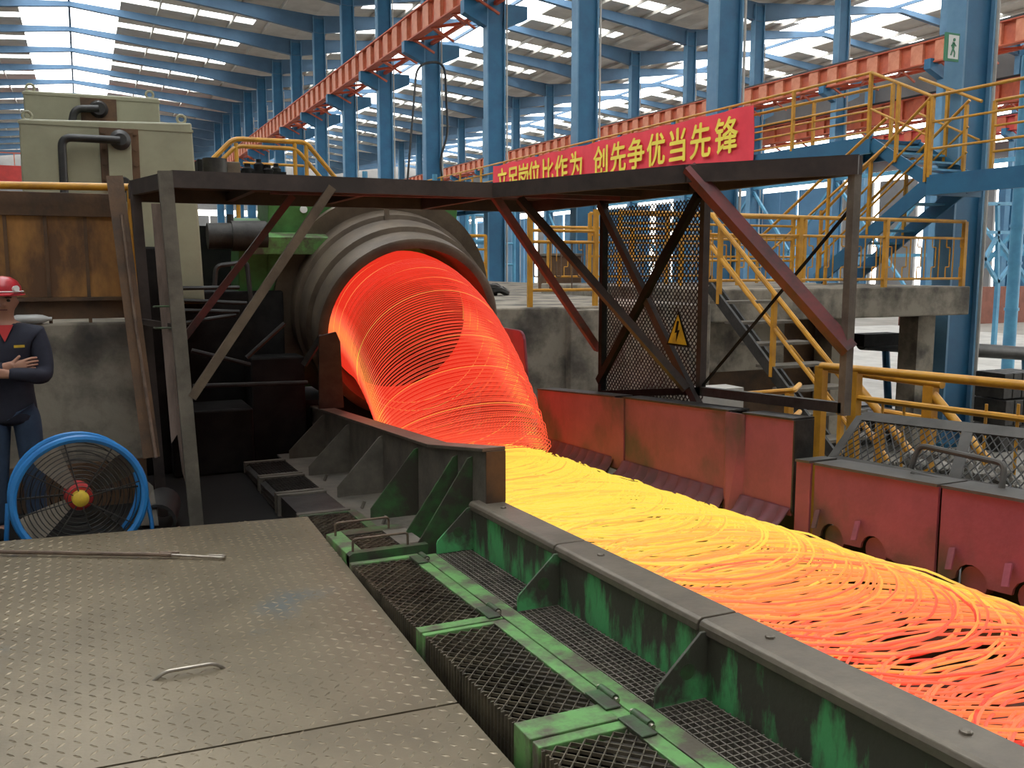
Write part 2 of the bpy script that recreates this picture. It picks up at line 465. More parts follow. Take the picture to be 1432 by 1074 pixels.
# travelling crane bridge far off on the left
t = thing('crane_bridge', 'distant red crane bridge across the bay behind the grey-green cabinets', 'crane', (0, 84, 8.6))
part_box('bridge_beam', 'red', t, (-12, 84, 7.8), (10.5, 85, 9.3))
part_box('bridge_beam', 'red', t, (-12, 86.5, 7.8), (10.5, 87.5, 9.3))
part_box('walkway_rail', 'orange', t, (-12, 83.7, 10.2), (10.5, 83.76, 10.28))
m = MB()
for i in range(20): m.box((-11.5+i*1.18, 83.7, 9.3), (-11.44+i*1.18, 83.76, 10.2))
m.build('rail_posts', 'orange', t)
for s in (-12.1, 10.2): part_box('end_carriage', 'red', t, (s, 83, 9.0), (s+.6, 88.6, 9.9))
# diagonal wall bracing between second-row columns
for k in range(1, 9):
    y0 = 10.4+6*k
    t = thing('column_bracing', 'thin blue cross bracing between second-row columns', 'bracing', (32.6, y0+3, -1.2), 'second-row bracing')
    part_bar('brace', 'lightblue', t, (32.6, y0, -1), (32.6, y0+6, 5.5), .12, .12)
    part_bar('brace', 'lightblue', t, (32.6, y0+6, -1), (32.6, y0, 5.5), .12, .12)
    part_bar('tie', 'lightblue', t, (32.6, y0, 5.6), (32.6, y0+6, 5.6), .16, .16)
    part_bar('tie', 'lightblue', t, (32.6, y0, 2.0), (32.6, y0+6, 2.0), .14, .14)
# cable on the column at y=34.4
tag(MB().tube(bend([(11.9, 34.1, 3.3), (11.2, 34.0, 4), (11.7, 34.0, 9.0), (12.8, 34.0, 9.2), (12.95, 34.1, 6.5), (12.6, 34.1, 5.6), (12.9, 34.1, 3.2)], 1.2, 6), .045, 6).build('hanging_cable', 'pipe', smooth=True),
    'loose black cable looped down a blue column', 'cable')
# exit sign on the first column
p = at(1331, 66, y=10.22)
t = thing('exit_sign', 'white exit sign with running figure and green edge on blue column', 'sign', (p.x, p.y, p.z))
w, h = .145, .20
part_box('sign_board', 'signgreen', t, (p.x-w, p.y-.01, p.z-h), (p.x+w, p.y+.015, p.z+h))
part_box('sign_face', 'white', t, (p.x-w+.06, p.y-.014, p.z-h+.035), (p.x+w-.02, p.y-.008, p.z+h-.03))
m = MB(); fx, fz = p.x+.02, p.z
m.lathe([(-.006, .0001), (-.006, .024), (.004, .024)], (fx+.008, p.y-.014, fz+.105), (0, 1, 0), 12)
for a, b, ww in (((fx, fz+.07), (fx-.012, fz-.02), .045), ((fx, fz+.06), (fx-.05, fz+.01), .018), ((fx, fz+.06), (fx+.05, fz+.015), .018),
                 ((fx-.012, fz-.02), (fx+.03, fz-.08), .022), ((fx+.03, fz-.08), (fx+.02, fz-.14), .02), ((fx-.012, fz-.02), (fx-.05, fz-.12), .022)):
    m.bar((a[0], p.y-.016, a[1]), (b[0], p.y-.016, b[1]), .006, ww, up=(1, 0, .01))
m.build('running_figure', 'signgreen', t)

# ================================================================ FOREGROUND: tread plates
def tread_plate(label, quad, y0, y1):
    cx = sum(p[0] for p in quad)/4; cy = sum(p[1] for p in quad)/4
    t = thing('tread_plate', label, 'floor plate', (cx, cy, -.02))
    MB().prism([(x, y, -.02) for x, y in quad], (0, 0, .02)).build('plate', 'plate', t)
    def inside(x, y):
        s = 0
        for i in range(4):
            a, b = quad[i], quad[(i+1) % 4]
            c = (b[0]-a[0])*(y-a[1])-(b[1]-a[1])*(x-a[0])
            if c < .02: return False
        return True
    m = MB(); P = .050
    for i in range(-44, 26):
        for j in range(int(y0/P)-1, int(y1/P)+2):
            x, y = i*P, j*P
            if not inside(x, y): continue
            a = math.radians(45 if (i+j) % 2 else -45)
            dx, dy = math.cos(a)*.0205, math.sin(a)*.0205; nx, ny = -math.sin(a)*.0058, math.cos(a)*.0058
            b = len(m.v)
            m.v += [V((x-dx, y-dy, 0)), V((x+nx, y+ny, 0)), V((x+dx, y+dy, 0)), V((x-nx, y-ny, 0)), V((x-dx*.5, y-dy*.5, .004)), V((x+dx*.5, y+dy*.5, .004))]
            m.f += [(b, b+3, b+5, b+4), (b+3, b+2, b+5), (b+2, b+1, b+4, b+5), (b+1, b, b+4)]
    stuff(m.build('tread_pattern', 'tread', t))
    return t
A, B_, Cn, D = (-2.2, 6.22), (-2.2, 3.21), (1.172, 3.040), (1.225, 5.815)
t = tread_plate('large tan tread plate with a lifting handle beside the mesh covers', [A, B_, Cn, D], 3, 6.4)
h0, h1 = V((.185, 3.70, .012)), V((.415, 3.70, .012))
part_tube('lifting_handle', 'steel', t, bend([h0+V((-.022,.0,-.02)), h0, h0+V((.03, 0, .014)), h1+V((-.03, 0, .014)), h1, h1+V((.022, 0, -.02))], .015), .0075, 8)
tread_plate('tread plate in front of the long joint at the bottom edge', [(-2.2, 3.198), (-2.2, .9), (1.195, .9), (1.172, 3.027)], .9, 3.3)
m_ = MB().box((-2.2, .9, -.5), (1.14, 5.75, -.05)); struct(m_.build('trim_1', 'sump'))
# hooked rod lying on the big plate
p0, p1, p2 = at(-40, 771, z=.022), at(240, 776, z=.022), at(312, 780, z=.014)
t = thing('hook_rod', 'long rusty rod with bright hooked tip lying on the tread plate', 'rod', tuple(p0))
d = (p1-p0).normalized(); n_ = V((-d.y, d.x, 0))
part_tube('shaft', 'rod', t, [p0-d*.6, p1], .012)
part_tube('hook', 'steel', t, bend([p1-d*.03, p2, p2+n_*.035, p2+n_*.035-d*.09], .02), .0075)
part_tube('spur', 'rod', t, [p1-d*.07+V((0,0,.012)), p1+n_*.035+d*.03+V((0,0,.003))], .007)

# ================================================================ MESH COVERS along the conveyor
CX0, CX1 = 1.212, 1.522          # outer edge, inner edge of the meshed part
def expanded(m, x0, x1, y0, y1, c, pitch=.058, cells=3, dep=.30, front=True, wob=0.0):
    n = int(round((y1-y0)/pitch)); p = (y1-y0)/n
    for j in range(n):
        yc = y0+(j+.5)*p
        s = 1 if j % 2 else -1
        for sg in (1, -1):
            pts = []
            for i in range(2*cells+1):
                x = x0+(x1-x0)*i/(2*cells)
                yy = yc + sg*s*(p*.5 if i % 2 else -p*.5)
                dz = wob*math.sin(3.1*x*9+yc*5)*.5
                pts.append(V((x, min(max(yy, y0), y1), cz(c, yy)+dz)))
            for a, b in zip(pts[:-1], pts[1:]): m.bar(a, b, .0035, .012)
        if front:
            for yy in (yc-p*.25, yc+p*.25):
                z = cz(c, yy)
                m.bar((x0, yy, z+.006), (x0, yy+p*.12, z-dep), .006, .012, up=(1, 0, 0))
    if front:
        for dz in (.09, .18, .27):
            m.bar((x0+.004, y0, cz(c, y0)-dz), (x0+.004, y1, cz(c, y1)-dz), .004, .006)
    return m
def hinge(parent, x, y, c):
    part_tube('hinge_barrel', 'greendark', parent, [(x, y-.05, cz(c, y-.05)+.018), (x, y+.05, cz(c, y+.05)+.018)], .016, 10)
    part_tube('hinge_pin', 'steel', parent, [(x, y-.066, cz(c, y-.066)+.018), (x, y+.066, cz(c, y+.066)+.018)], .009, 8)
def cover(label, y0, y1, c=.2, barw=(.05, .05), hinges=(), dep=.30, mcol='meshsteel', gcol='green', x1=CX1, wob=0):
    t = thing('mesh_cover', label, 'mesh cover', (1.4, y0, cz(c, y0)-dep), None)
    m = MB()
    for (a, w) in ((y0, barw[0]), (y1, -barw[1])):
        b = a+w; lo, hi = min(a, b), max(a, b)
        nm = MB()
        nm.prism([(CX0-.008, lo, cz(c, lo)+.012), (x1+.01, lo, cz(c, lo)+.012), (x1+.01, lo, cz(c, lo)-.02), (CX0+.012, lo, cz(c, lo)-.02), (CX0+.012, lo, cz(c, lo)-dep), (CX0-.008, lo, cz(c, lo)-dep)], (0, hi-lo, -K*(hi-lo)))
        nm.build('end_bar', gcol, t, bevel=.004)
    stuff(expanded(MB(), CX0, x1, y0+barw[0], y1-barw[1], c, dep=dep, wob=wob).build('expanded_mesh', mcol, t))
    MB().run([(x1, c+.012), (x1+.062, c+.012), (x1+.062, c-.002), (x1, c-.002)], y0, y1).build('hinge_strip', gcol, t, bevel=.003)
    for y in hinges:
        hinge(t, 1.588, y, c)
        MB().run([(x1-.005, c+.014), (x1+.055, c+.014), (x1+.055, c+.022), (x1-.005, c+.022)], y-.11, y+.04).build('hinge_leaf', 'greendark', t, bevel=.004)
    return t
cover('green-framed mesh cover cut by the bottom edge, nearest the camera', 1.35, 2.475, barw=(.05, .05), hinges=(2.44,))
cover('mesh cover with the wide bright green end bar and sagging mesh', 2.49, 3.53, barw=(.125, .03), hinges=(2.66,), wob=.004)
cover('mesh cover with tight mesh just in front of the twin-handled box', 3.545, 4.70, barw=(.06, .05), hinges=(3.66, 4.60))
cover('small mesh cover just behind the twin-handled box', 5.28, 5.98, c=.185, barw=(.02, .03), gcol='greendark', dep=.22)
# the box with two bail handles
c = .235
t = thing('handled_box', 'low green box with two wire bail handles and a mesh inset', 'box', (1.4, 5.0, -.2))
MB().run([(1.215, c), (1.235, c+.012), (1.66, c+.012), (1.66, c-.15), (1.215, c-.15)], 4.735, 4.80).build('front_edge', 'greendark', t)
MB().run([(1.215, c), (1.30, c+.012), (1.30, c-.005), (1.235, c-.01), (1.235, c-.24), (1.215, c-.24)], 4.74, 5.26).build('outer_side', 'green', t, bevel=.004)
MB().run([(1.30, c+.012), (1.66, c+.012), (1.66, c-.005), (1.30, c-.005)], 5.14, 5.26).build('rear_lid', 'greendark', t)
MB().run([(1.52, c+.012), (1.66, c+.012), (1.66, c-.005), (1.52, c-.005)], 4.8, 5.14).build('side_lid', 'dust', t)
stuff(expanded(MB(), 1.30, 1.52, 4.8, 5.14, c, cells=2, front=False).build('expanded_mesh', 'meshsteel', t))
MB().run([(1.24, c-.10), (1.66, c-.10), (1.66, c-.115), (1.24, c-.115)], 4.8, 5.24).build('bottom', 'black', t)
for y, x0, x1 in ((4.775, 1.245, 1.555), (5.18, 1.25, 1.57)):
    z = cz(c, y)+.005
    part_tube('bail_handle', 'rod', t, bend([(x0, y, z), (x0, y, z+.075), (x1, y, z+.075), (x1, y, z)], .02), .007, 8)
# covers farther back, dark and dusty
for i, (y0, y1, kind) in enumerate(((6.02, 6.75, 'pan'), (6.79, 7.5, 'louver'), (7.54, 8.3, 'louver'))):
    lb = ('dusty framed box lid with solid top beyond the small mesh cover', 'louvered dark cover next behind the solid-topped box', 'farthest louvered dark cover near the laying head')[i]
    t = thing('louver_cover', lb, 'cover', (1.35, y0, -.5)); c = .18
    for a in (y0, y1-.05):
        MB().run([(1.2, c+.015), (1.56, c+.015), (1.56, c-.01), (1.225, c-.01), (1.225, c-.42), (1.2, c-.42)], a, a+.05).build('end_frame', 'dust', t, bevel=.004)
    if kind == 'pan':
        MB().run([(1.225, c), (1.55, c), (1.55, c-.02), (1.24, c-.02), (1.24, c-.4), (1.225, c-.4)], y0+.05, y1-.05).build('lid', 'dark', t)
    else:
        for j in range(9):
            MB().run([(1.205, c-.03-j*.042), (1.24, c-.012-j*.042), (1.24, c-.02-j*.042), (1.205, c-.04-j*.042)], y0+.05, y1-.05).build('louver', 'dark', t)
        stuff(expanded(MB(), 1.24, 1.55, y0+.05, y1-.05, c-.004, front=False).build('expanded_mesh', 'dark', t))
        part_box('inner_tray', 'black', t, (1.26, y0+.05, cz(c, y0)-.4), (1.55, y1-.05, cz(c, y1)-.08))
# dark trench below the covers
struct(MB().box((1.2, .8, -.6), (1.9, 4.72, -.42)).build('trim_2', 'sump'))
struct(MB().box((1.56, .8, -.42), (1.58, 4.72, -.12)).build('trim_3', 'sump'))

# ================================================================ NEAR TROUGH WALL, gratings, gussets
WX = 1.9
segs = [(4.70, 3.672, 'near trough wall section farthest up the line, first below the high wall'), (3.66, 2.567, 'middle section of the near trough wall, streaked green'), (2.555, .9, 'nearest trough wall section with bright green lower face')]
for i, (ya, yb, lb) in enumerate(segs):
    t = thing('trough_wall', lb, 'trough wall', (WX, (ya+yb)/2, -.1))
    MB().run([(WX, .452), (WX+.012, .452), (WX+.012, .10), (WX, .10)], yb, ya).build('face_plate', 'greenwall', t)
    MB().run([(WX+.135, .452), (WX+.15, .452), (WX+.15, .05), (WX+.135, .05)], yb, ya).build('inner_plate', 'dark', t)
    MB().run([(WX-.012, .425), (WX-.012, .452), (WX-.004, .466), (WX+.01, .472), (WX+.155, .472), (WX+.163, .462), (WX+.163, .44), (WX+.15, .452), (WX+.012, .452), (WX+.002, .448), (WX, .425)], yb, ya).build('top_cap', 'cap', t, bevel=.004)
    for y in [ya-.25-.75*j for j in range(3)]:
        if y > yb+.1:
            MB().lathe([(0, .017), (.007, .016), (.010, .010), (.0105, .0001)], (WX+.09, y, cz(.472, y)), (0, 0, 1), 8).build('bolt_head', 'cap', t)
    y = ya-.03 if i else ya-.015
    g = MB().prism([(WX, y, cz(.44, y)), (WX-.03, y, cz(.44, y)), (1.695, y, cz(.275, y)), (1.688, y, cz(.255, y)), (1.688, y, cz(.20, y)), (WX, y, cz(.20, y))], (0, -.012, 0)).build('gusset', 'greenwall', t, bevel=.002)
    MB().lathe([(0, .0001), (0, .03), (-.004, .03)], (1.815, y-.013, cz(.31, y)), (0, -1, 0), 12).build('plug_weld', 'greendark', g)
# fixed green strip carrying the hinges, gratings behind it
t = tag(MB().run([(1.592, .21), (1.675, .21), (1.675, .198), (1.592, .198)], .9, 4.66).build('hinge_rail', 'green', bevel=.003), 'long flat green strip between the hinged covers and the gratings', 'strip')
for i, (ya, yb) in enumerate(((4.68, 3.68), (3.62, 2.58), (2.53, .9))):
    lb = ('steel bar grating under the farthest near-wall section', 'steel bar grating under the middle near-wall section', 'steel bar grating nearest the camera beside the bright green wall')[i]
    t = thing('bar_grating', lb, 'grating', (1.79, (ya+yb)/2, cz(.17, ya)))
    m = MB(); c = .2
    for j in range(8):
        x = 1.69+j*.0275
        m.run([(x, c), (x+.005, c), (x+.005, c-.03), (x, c-.03)], yb, ya)
    stuff(m.build('bearing_bars', 'dust', t))
    m = MB(); y = yb+.01
    while y < ya:
        m.run([(1.685, c+.001), (1.895, c+.001), (1.895, c-.012), (1.685, c-.012)], y, y+.0045); y += .034
    stuff(m.build('cross_bars', 'dust', t))

# high wall in front of the laying head, with ledge and gussets
HX = 1.95
def ztop(y):
    pts = ((4.59, .585), (5.52, .446), (9.1, .212))
    for (a, za), (b, zb) in zip(pts[:-1], pts[1:]):
        if y <= b: return za+(zb-za)*(y-a)/(b-a)
    return .212
t = thing('entry_wall', 'high dark trough wall with triangular gussets before the glowing coil', 'trough wall', (HX, 6.8, -.2))
ys = (4.6, 5.52, 9.05)
for y0, y1 in zip(ys[:-1], ys[1:]):
    MB().prism([(HX, y0, ztop(y0)), (HX, y1, ztop(y1)), (HX, y1, cz(.1, y1)), (HX, y0, cz(.1, y0))], (.014, 0, 0)).build('face_plate', 'dust', t)
    q0, q1 = (y0, ztop(y0)), (y1, ztop(y1))
    MB().prism([(HX-.02, q0[0], q0[1]), (HX-.02, q1[0]-.006, q1[1]), (HX-.02, q1[0]-.006, q1[1]+.022), (HX-.02, q0[0], q0[1]+.022)], (.14, 0, 0)).build('top_cap', 'cap', t, bevel=.004)
    MB().prism([(HX+.1, y0, ztop(y0)), (HX+.1, y1, ztop(y1)), (HX+.1, y1, cz(.05, y1)), (HX+.1, y0, cz(.05, y0))], (.014, 0, 0)).build('inner_plate', 'dark', t)
MB().prism([(HX, 4.6, ztop(4.6)), (HX+.115, 4.6, ztop(4.6)), (HX+.115, 4.6, .30), (HX, 4.6, .0)], (0, -.012, 0)).build('end_plate', 'rustdark', t)
for px, fx in ((4.80, 1.62), (5.03, 1.62), (5.75, 1.62), (6.55, 1.6), (7.5, 1.6), (8.4, 1.62)):
    y = px; zb = cz(.17, y)
    MB().prism([(HX, y, ztop(y)-.03), (HX-.03, y, ztop(y)-.04), (fx, y, zb+.075), (fx, y, zb), (HX, y, zb)], (0, -.012, 0)).build('gusset', 'greendark' if px < 6.2 else 'dust', t, bevel=.002)
MB().run([(1.565, .17), (HX, .17), (HX, .15), (1.565, .15)], 4.74, 9.0).build('ledge', 'dust', t)
for y in (5.25, 5.6, 6.1, 6.6, 7.2):
    part_tube('stud_bolt', 'dust', t, [(1.66, y, cz(.17, y)), (1.68, y, cz(.17, y)+.05)], .013, 8)

# ================================================================ ROLLER CONVEYOR
t = thing('roller_conveyor', 'roller conveyor bed carrying the glowing rod loops', 'conveyor', (2.85, 4.5, -.4))
MB().run([(2.06, .02), (3.62, .02), (3.62, -.02), (2.06, -.02)], .9, 8.6).build('bed_plate', 'black', t)
y = 1.1; src = None
while y < 8.3:
    if src is None:
        src = MB().tube([(2.08, y, cz(.16, y)), (3.66, y, cz(.16, y))], .055, 12).build('roller', 'dark', t, smooth=True); ys0 = y
    else:
        o = src.copy(); COL.objects.link(o); o.location = (0, y-ys0, -K*(y-ys0))
    y += .145 if y > 3.6 else .29

# glowing rod: one continuous spiral spread on the rollers, and the falling turns
def interp(v, tab):
    if v <= tab[0][0]: return tab[0][1]
    for (a, fa_), (b, fb_) in zip(tab[:-1], tab[1:]):
        if v <= b: return fa_+(fb_-fa_)*(v-a)/(b-a)
    return tab[-1][1]
def coil():
    m = MB(); m.h = []
    R0 = .655; CX = 2.83
    pts = []; heat = []
    n = 60; y = 7.35; dphi = 2*math.pi/n
    i = 0; turn = 0; phase = 0
    dx = dr = dzr = hv = 0.0; tdx = tdr = tdz = thv = 0.0
    while y > .6:
        if i % n == 0:
            tdx = random.gauss(0, .018); tdr = random.gauss(0, .016); tdz = random.uniform(0, .05); thv = random.gauss(0, .12)
            v = .0165 if y > 4.2 else (.019 if y > 2.8 else .022)
            v *= random.uniform(.4, 1.6)
        dx += (tdx-dx)*.06; dr += (tdr-dr)*.06; dzr += (tdz-dzr)*.06; hv += (thv-hv)*.08
        a = i*dphi
        yy = y + (R0+dr)*math.sin(a)
        x = CX + dx + (R0+dr)*math.cos(a)
        pts.append(V((x, yy, cz(.228, yy)+dzr+.010*math.cos(a*2+turn)+.004*math.sin(a*5+i))))
        base = interp(yy, ((1.2, .50), (2.2, .53), (2.7, .59), (3.3, .71), (4.1, .87), (4.8, .97), (9, .98)))
        edge = (abs(x-CX)/R0)**6*.22*(1.2-base)*2
        heat.append(base+hv*.8+edge*(1 if x > CX else 0))
        y -= v/n; i += 1
    m.tube(pts, .0058, 5, caps=False)
    for h in heat: m.h += [max(.12, min(1, h))]*5
    return m
WIRE = thing('glowing_wire_coil', 'red-hot glowing wire rod falling in loops and spreading on the rollers', 'wire rod', (2.83, 7.2, 0))
coil().build('spread_loops', 'hot', WIRE, smooth=True)
def falling():
    m = MB(); m.h = []
    TU = 300; n = 60
    c0, c1 = V((2.80, 8.75, 1.05)), V((2.86, 7.0, -.03))
    pts = []; heat = []
    for i in range(TU*n):
        s = i/(TU*n)
        # centre sinks and moves forward, ring tips over as it nears the rollers
        yy = 8.75-1.72*s
        zz = 1.05-.22*s-.86*s**2.3
        tilt = math.radians(15+55*s**2.2)
        r = .695-.03*s
        a = 2*math.pi*i/n
        e1 = V((1, 0, 0)); e2 = V((0, -math.sin(tilt), math.cos(tilt)))
        j = (int(i/n)*7919 % 97)/97-.5
        j2 = (int((i+n)/n)*7919 % 97)/97-.5; f = (i % n)/n; j = j*(1-f)+j2*f
        q = V((2.785+.065*s+j*.03*s, yy+j*.02, zz+j*.02*s)) + e1*(r+j*.03)*math.cos(a) + e2*(r+j*.03)*math.sin(a)
        pts.append(q)
        b = .305+.05*j
        if int(i/n) % 30 == 0: b = .62
        b += .30*max(0, (abs(math.cos(a))-.965)/.035)
        heat.append(b+.12*s*s)
    m.tube(pts, .0032, 4, caps=False)
    for h in heat: m.h += [h]*4
    return m
falling().build('falling_loops', 'hot', WIRE, smooth=True)

# ================================================================ FAR TROUGH WALL (reddened by the heat)
RX = 3.6
def ya(px, py): q = at(px, py, x=RX); return q.y, q.z
hi = [((752, 545), (861, 556), 'far end section of the high reddened wall, beside the round red shield'), ((872, 557), (1021, 576), 'long middle section of the high reddened wall with scalloped skirt'), ((1040, 579), (1110, 588), 'short near section of the high reddened wall before the step down')]
def skirt(y0, y1, c0, c1, x0, x1, p=.125):
    m = MB(); n = max(8, int((y0-y1)/p*10)); rows = 3; b = 0
    for side in (0, .008):
        for i in range(n+1):
            y = y0+(y1-y0)*i/n; s = abs(math.sin(math.pi*y/p))
            for j in range(rows+1):
                f = j/rows
                m.v.append(V((x0+(x1-x0)*f - .055*s*(.15+.85*f) + side, y, cz(c0+(c1-c0)*f + .05*s*f*f, y))))
    R = rows+1; T = (n+1)*R
    for s in (0, 1):
        for i in range(n):
            for j in range(rows):
                q = (s*T+i*R+j, s*T+(i+1)*R+j, s*T+(i+1)*R+j+1, s*T+i*R+j+1)
                m.f.append(q if s == 0 else q[::-1])
    for i in range(n):
        m.f.append((i*R+rows, (i+1)*R+rows, T+(i+1)*R+rows, T+i*R+rows))
    return m
for k, (a, b, lb) in enumerate(hi):
    (y0, z0), (y1, z1) = ya(*a), ya(*b)
    t = thing('heated_wall', lb, 'trough wall', (RX, (y0+y1)/2, 0))
    MB().prism([(RX, y0, z0), (RX, y1, z1), (RX, y1, cz(.33, y1)), (RX, y0, cz(.33, y0))], (.015, 0, 0)).build('face_plate', 'redwall', t)
    MB().prism([(RX-.01, y0, z0), (RX-.01, y1, z1), (RX-.01, y1, z1+.012), (RX-.01, y0, z0+.012)], (.16, 0, 0)).build('top_flange', 'dark', t)
    MB().prism([(RX+.13, y0, z0), (RX+.13, y1, z1), (RX+.13, y1, 0), (RX+.13, y0, 0)], (.012, 0, 0)).build('back_plate', 'dark', t)
    skirt(y0, y1, .375, .24, RX-.004, RX-.055).build('scalloped_skirt', 'skirt', t, smooth=True)
    # cover strip over the joint with the next section
    if k < 2:
        nx = hi[k+1][0]; (y2, z2) = ya(*nx)
        bt = .30 if k == 0 else .26
        MB().prism([(RX-.012, y1+.03, z1), (RX-.012, y2-.02, z2), (RX-.012+(.03 if k else 0), y2-.03, cz(bt+.05, y2)), (RX-.012-(.05 if k else 0), (y1+y2)/2, cz(bt-.06*k, y2)), (RX-.012, y1+.03, cz(bt, y1))], (.011, 0, 0)).build('joint_strip', 'redwall', t)
    else:
        MB().prism([(RX, y1, z1), (RX+.14, y1, z1), (RX+.14, y1, 0), (RX, y1, .2)], (0, -.012, 0)).build('end_plate', 'dark', t)
lo = [((1114, 645), (1134, 648), 'narrow low reddened strip just after the step in the wall'), ((1140, 650), (1313, 681), 'low reddened wall section with stained top, beneath the grey mesh guard'), ((1318, 682), (1520, 718), 'low reddened wall section cut by the frame edge')]
for k, (a, b, lb) in enumerate(lo):
    (y0, z0), (y1, z1) = ya(*a), ya(*b)
    t = thing('heated_wall', lb, 'trough wall', (RX, (y0+y1)/2, 0))
    poly = [(y0, z0), (y1, z1)]; bot = []
    yy = y1; P = .29; bot.append((y1, cz(.215, y1)))
    ks = [c for c in [1.1+P*i for i in range(20)] if y1+.09 < c < y0-.09]
    for c in ks:
        for i in range(9):
            an = math.pi*i/8
            bot.append((c-.085*math.cos(an), cz(.27, c)+.085*math.sin(an)))
    bot.append((y0, cz(.215, y0)))
    m = MB(); m.prism([(RX, y, z) for y, z in poly+bot], (.014, 0, 0)); m.build('face_plate', 'redwall', t)
    MB().prism([(RX-.012, y0, z0), (RX-.012, y1, z1), (RX-.012, y1, z1+.014), (RX-.012, y0, z0+.014)], (.2, 0, 0)).build('top_flange', 'guardgrey', t)
    MB().prism([(RX+.16, y0, z0), (RX+.16, y1, z1), (RX+.16, y1, -.1), (RX+.16, y0, -.1)], (.012, 0, 0)).build('back_plate', 'dark', t)
    for c in ks:
        MB().lathe([(0, .0001), (0, .07), (.06, .07)], (RX+.02, c, cz(.275, c)), (1, 0, 0), 16).build('roller_end', 'redwall', t, smooth=True)
        part_bar('guide_tab', 'redwall', t, (RX-.01, c+.10, cz(.41, c)), (RX-.06, c+.075, cz(.32, c)), .035, .008, up=(1, 0, 0))
# round-cornered red shield beside the coil
t = None
(y0, z0), (y1, z1), (y2, z2) = ya(688, 455), ya(735, 466), ya(748, 628)
m = MB(); pr = [(y0+.25, z0), (y1+.12, z0-.005)] + [(y1+.12-.12*math.sin(a), z0-.12+.115*math.cos(a)) for a in (.4, .8, 1.2, 1.57)] + [(y2, -.12), (y0+.25, -.2)]
m.prism([(RX-.02, y, z) for y, z in pr], (.03, 0, 0))
tag(m.build('heat_shield', 'redwall', bevel=.008), 'upright red shield plate with rounded corner at the coil outlet', 'shield')

# ================================================================ LAYING HEAD
AX = V((0, math.cos(math.radians(15)), math.sin(math.radians(15))))
MC = V((2.80, 8.4, .98))
t = thing('laying_head', 'grey cylindrical hood on green housing throwing out the glowing loops', 'laying head', (2.8, 9.2, -.4))
MB().lathe([(1.2, .62), (.06, .785), (-.02, .80), (-.02, .86), (0, .885), (.26, .89), (.28, .875), (.30, .93), (.58, .935), (.60, .92), (.62, .97), (.86, .97)], MC, AX, 64).build('hood', 'hood', t, smooth=True)
MB().lathe([(.84, .97), (.84, 1.13), (.90, 1.13), (.90, .9)], MC, AX, 64).build('rear_flange', 'hood', t, smooth=True)
MB().lathe([(1.2, .62), (1.19, .25), (.95, .2), (.93, .0001)], MC, AX, 32).build('inner_rotor', 'dark', t, smooth=True)
q = MC + AX*.34 + V((-.12, 0, .93)); lg = MB().bar(q-V((0, 0, .03)), q+V((0, 0, .17)), .05, .02, up=(0, 1, 0)).build('lifting_lug', 'hood', t)
q2 = MC+AX*.22+V((-.12, 0, .9)); MB().bar(q2, q2+V((0, .1, .07)), .03, .03).build('lug_foot', 'hood', lg)
# housing block behind, leaning with the axis
def hb(x0, x1, d0, d1, h0, h1): 
    n = V((0, -math.sin(math.radians(15)), math.cos(math.radians(15))))
    P = lambda x, d, h: V((x, 0, 0)) + V((0, MC.y, MC.z)) + AX*d + n*h
    m = MB(); m.prism([P(x0, d0, h0), P(x1, d0, h0), P(x1, d0, h1), P(x0, d0, h1)], AX*(d1-d0)); return m
hb(1.62, 3.53, .92, 1.5, -.9, .99).build('housing', 'housing', t, bevel=.01)
hb(1.42, 2.3, .70, .9, .55, .72).build('housing_ledge', 'green', t, bevel=.008)
hb(1.35, 1.62, .9, 1.4, -.6, .74).build('side_box', 'housing', t, bevel=.01)
for x in (1.98, 3.2):
    q = at(572, 297, y=9.05) if x > 3 else at(424, 293, y=9.05)
    MB().lathe([(0, .0001), (0, .035), (.03, .035)], (q.x, 9.02, q.z), (0, 1, 0), 12).build('eye_bolt', 'white', t, smooth=True)
part_box('pedestal', 'black', t, (1.7, 8.9, -.45), (3.5, 10.2, .3))
# plate at the left of the mouth
t = thing('guide_post', 'short upright dark plate at the lower lip of the hood', 'plate', (2.0, 8.15, -.2))
MB().prism([at(446, 470, y=8.1), at(470, 464, y=8.1), at(476, 478, y=8.1), at(481, 570, y=8.1), at(446, 572, y=8.1)], (0, .03, 0)).build('plate', 'dark', t, bevel=.004)
part_bar('clamp_arm', 'dark', t, at(425, 510, y=8.3), at(450, 470, y=8.2), .05, .05)
# dark drive machinery left of the head
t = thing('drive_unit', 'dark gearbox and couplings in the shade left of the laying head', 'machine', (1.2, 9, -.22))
part_box('gap_block', 'black', t, (.40, 8.5, -.22), (.74, 8.75, 1.75), bevel=.02)  # black box added to darken the bright gap beside the canopy post
part_box('backing_panel', 'black', t, (.78, 10.25, -.22), (1.9, 10.35, 2.0))  # black sheet added to block the bright background behind the gearbox
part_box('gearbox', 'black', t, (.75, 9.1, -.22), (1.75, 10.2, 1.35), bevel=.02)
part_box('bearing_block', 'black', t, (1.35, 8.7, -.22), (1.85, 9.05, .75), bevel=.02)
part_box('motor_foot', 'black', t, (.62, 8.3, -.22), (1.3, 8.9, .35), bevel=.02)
q = at(290, 330, y=9); q2 = at(372, 330, y=9)
cp = MB().tube([q, q+(q2-q)*.4], .12, 16).tube([q+(q2-q)*.4, q2], .14, 16)
cp.build('coupling', 'dark', t, smooth=True)
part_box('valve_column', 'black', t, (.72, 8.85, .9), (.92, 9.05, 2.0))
part_tube('vent_pipe', 'pipe', t, bend([at(300, 400, y=8.8), at(302, 372, y=8.8), at(345, 366, y=8.8), at(352, 430, y=8.8)], .05), .022)
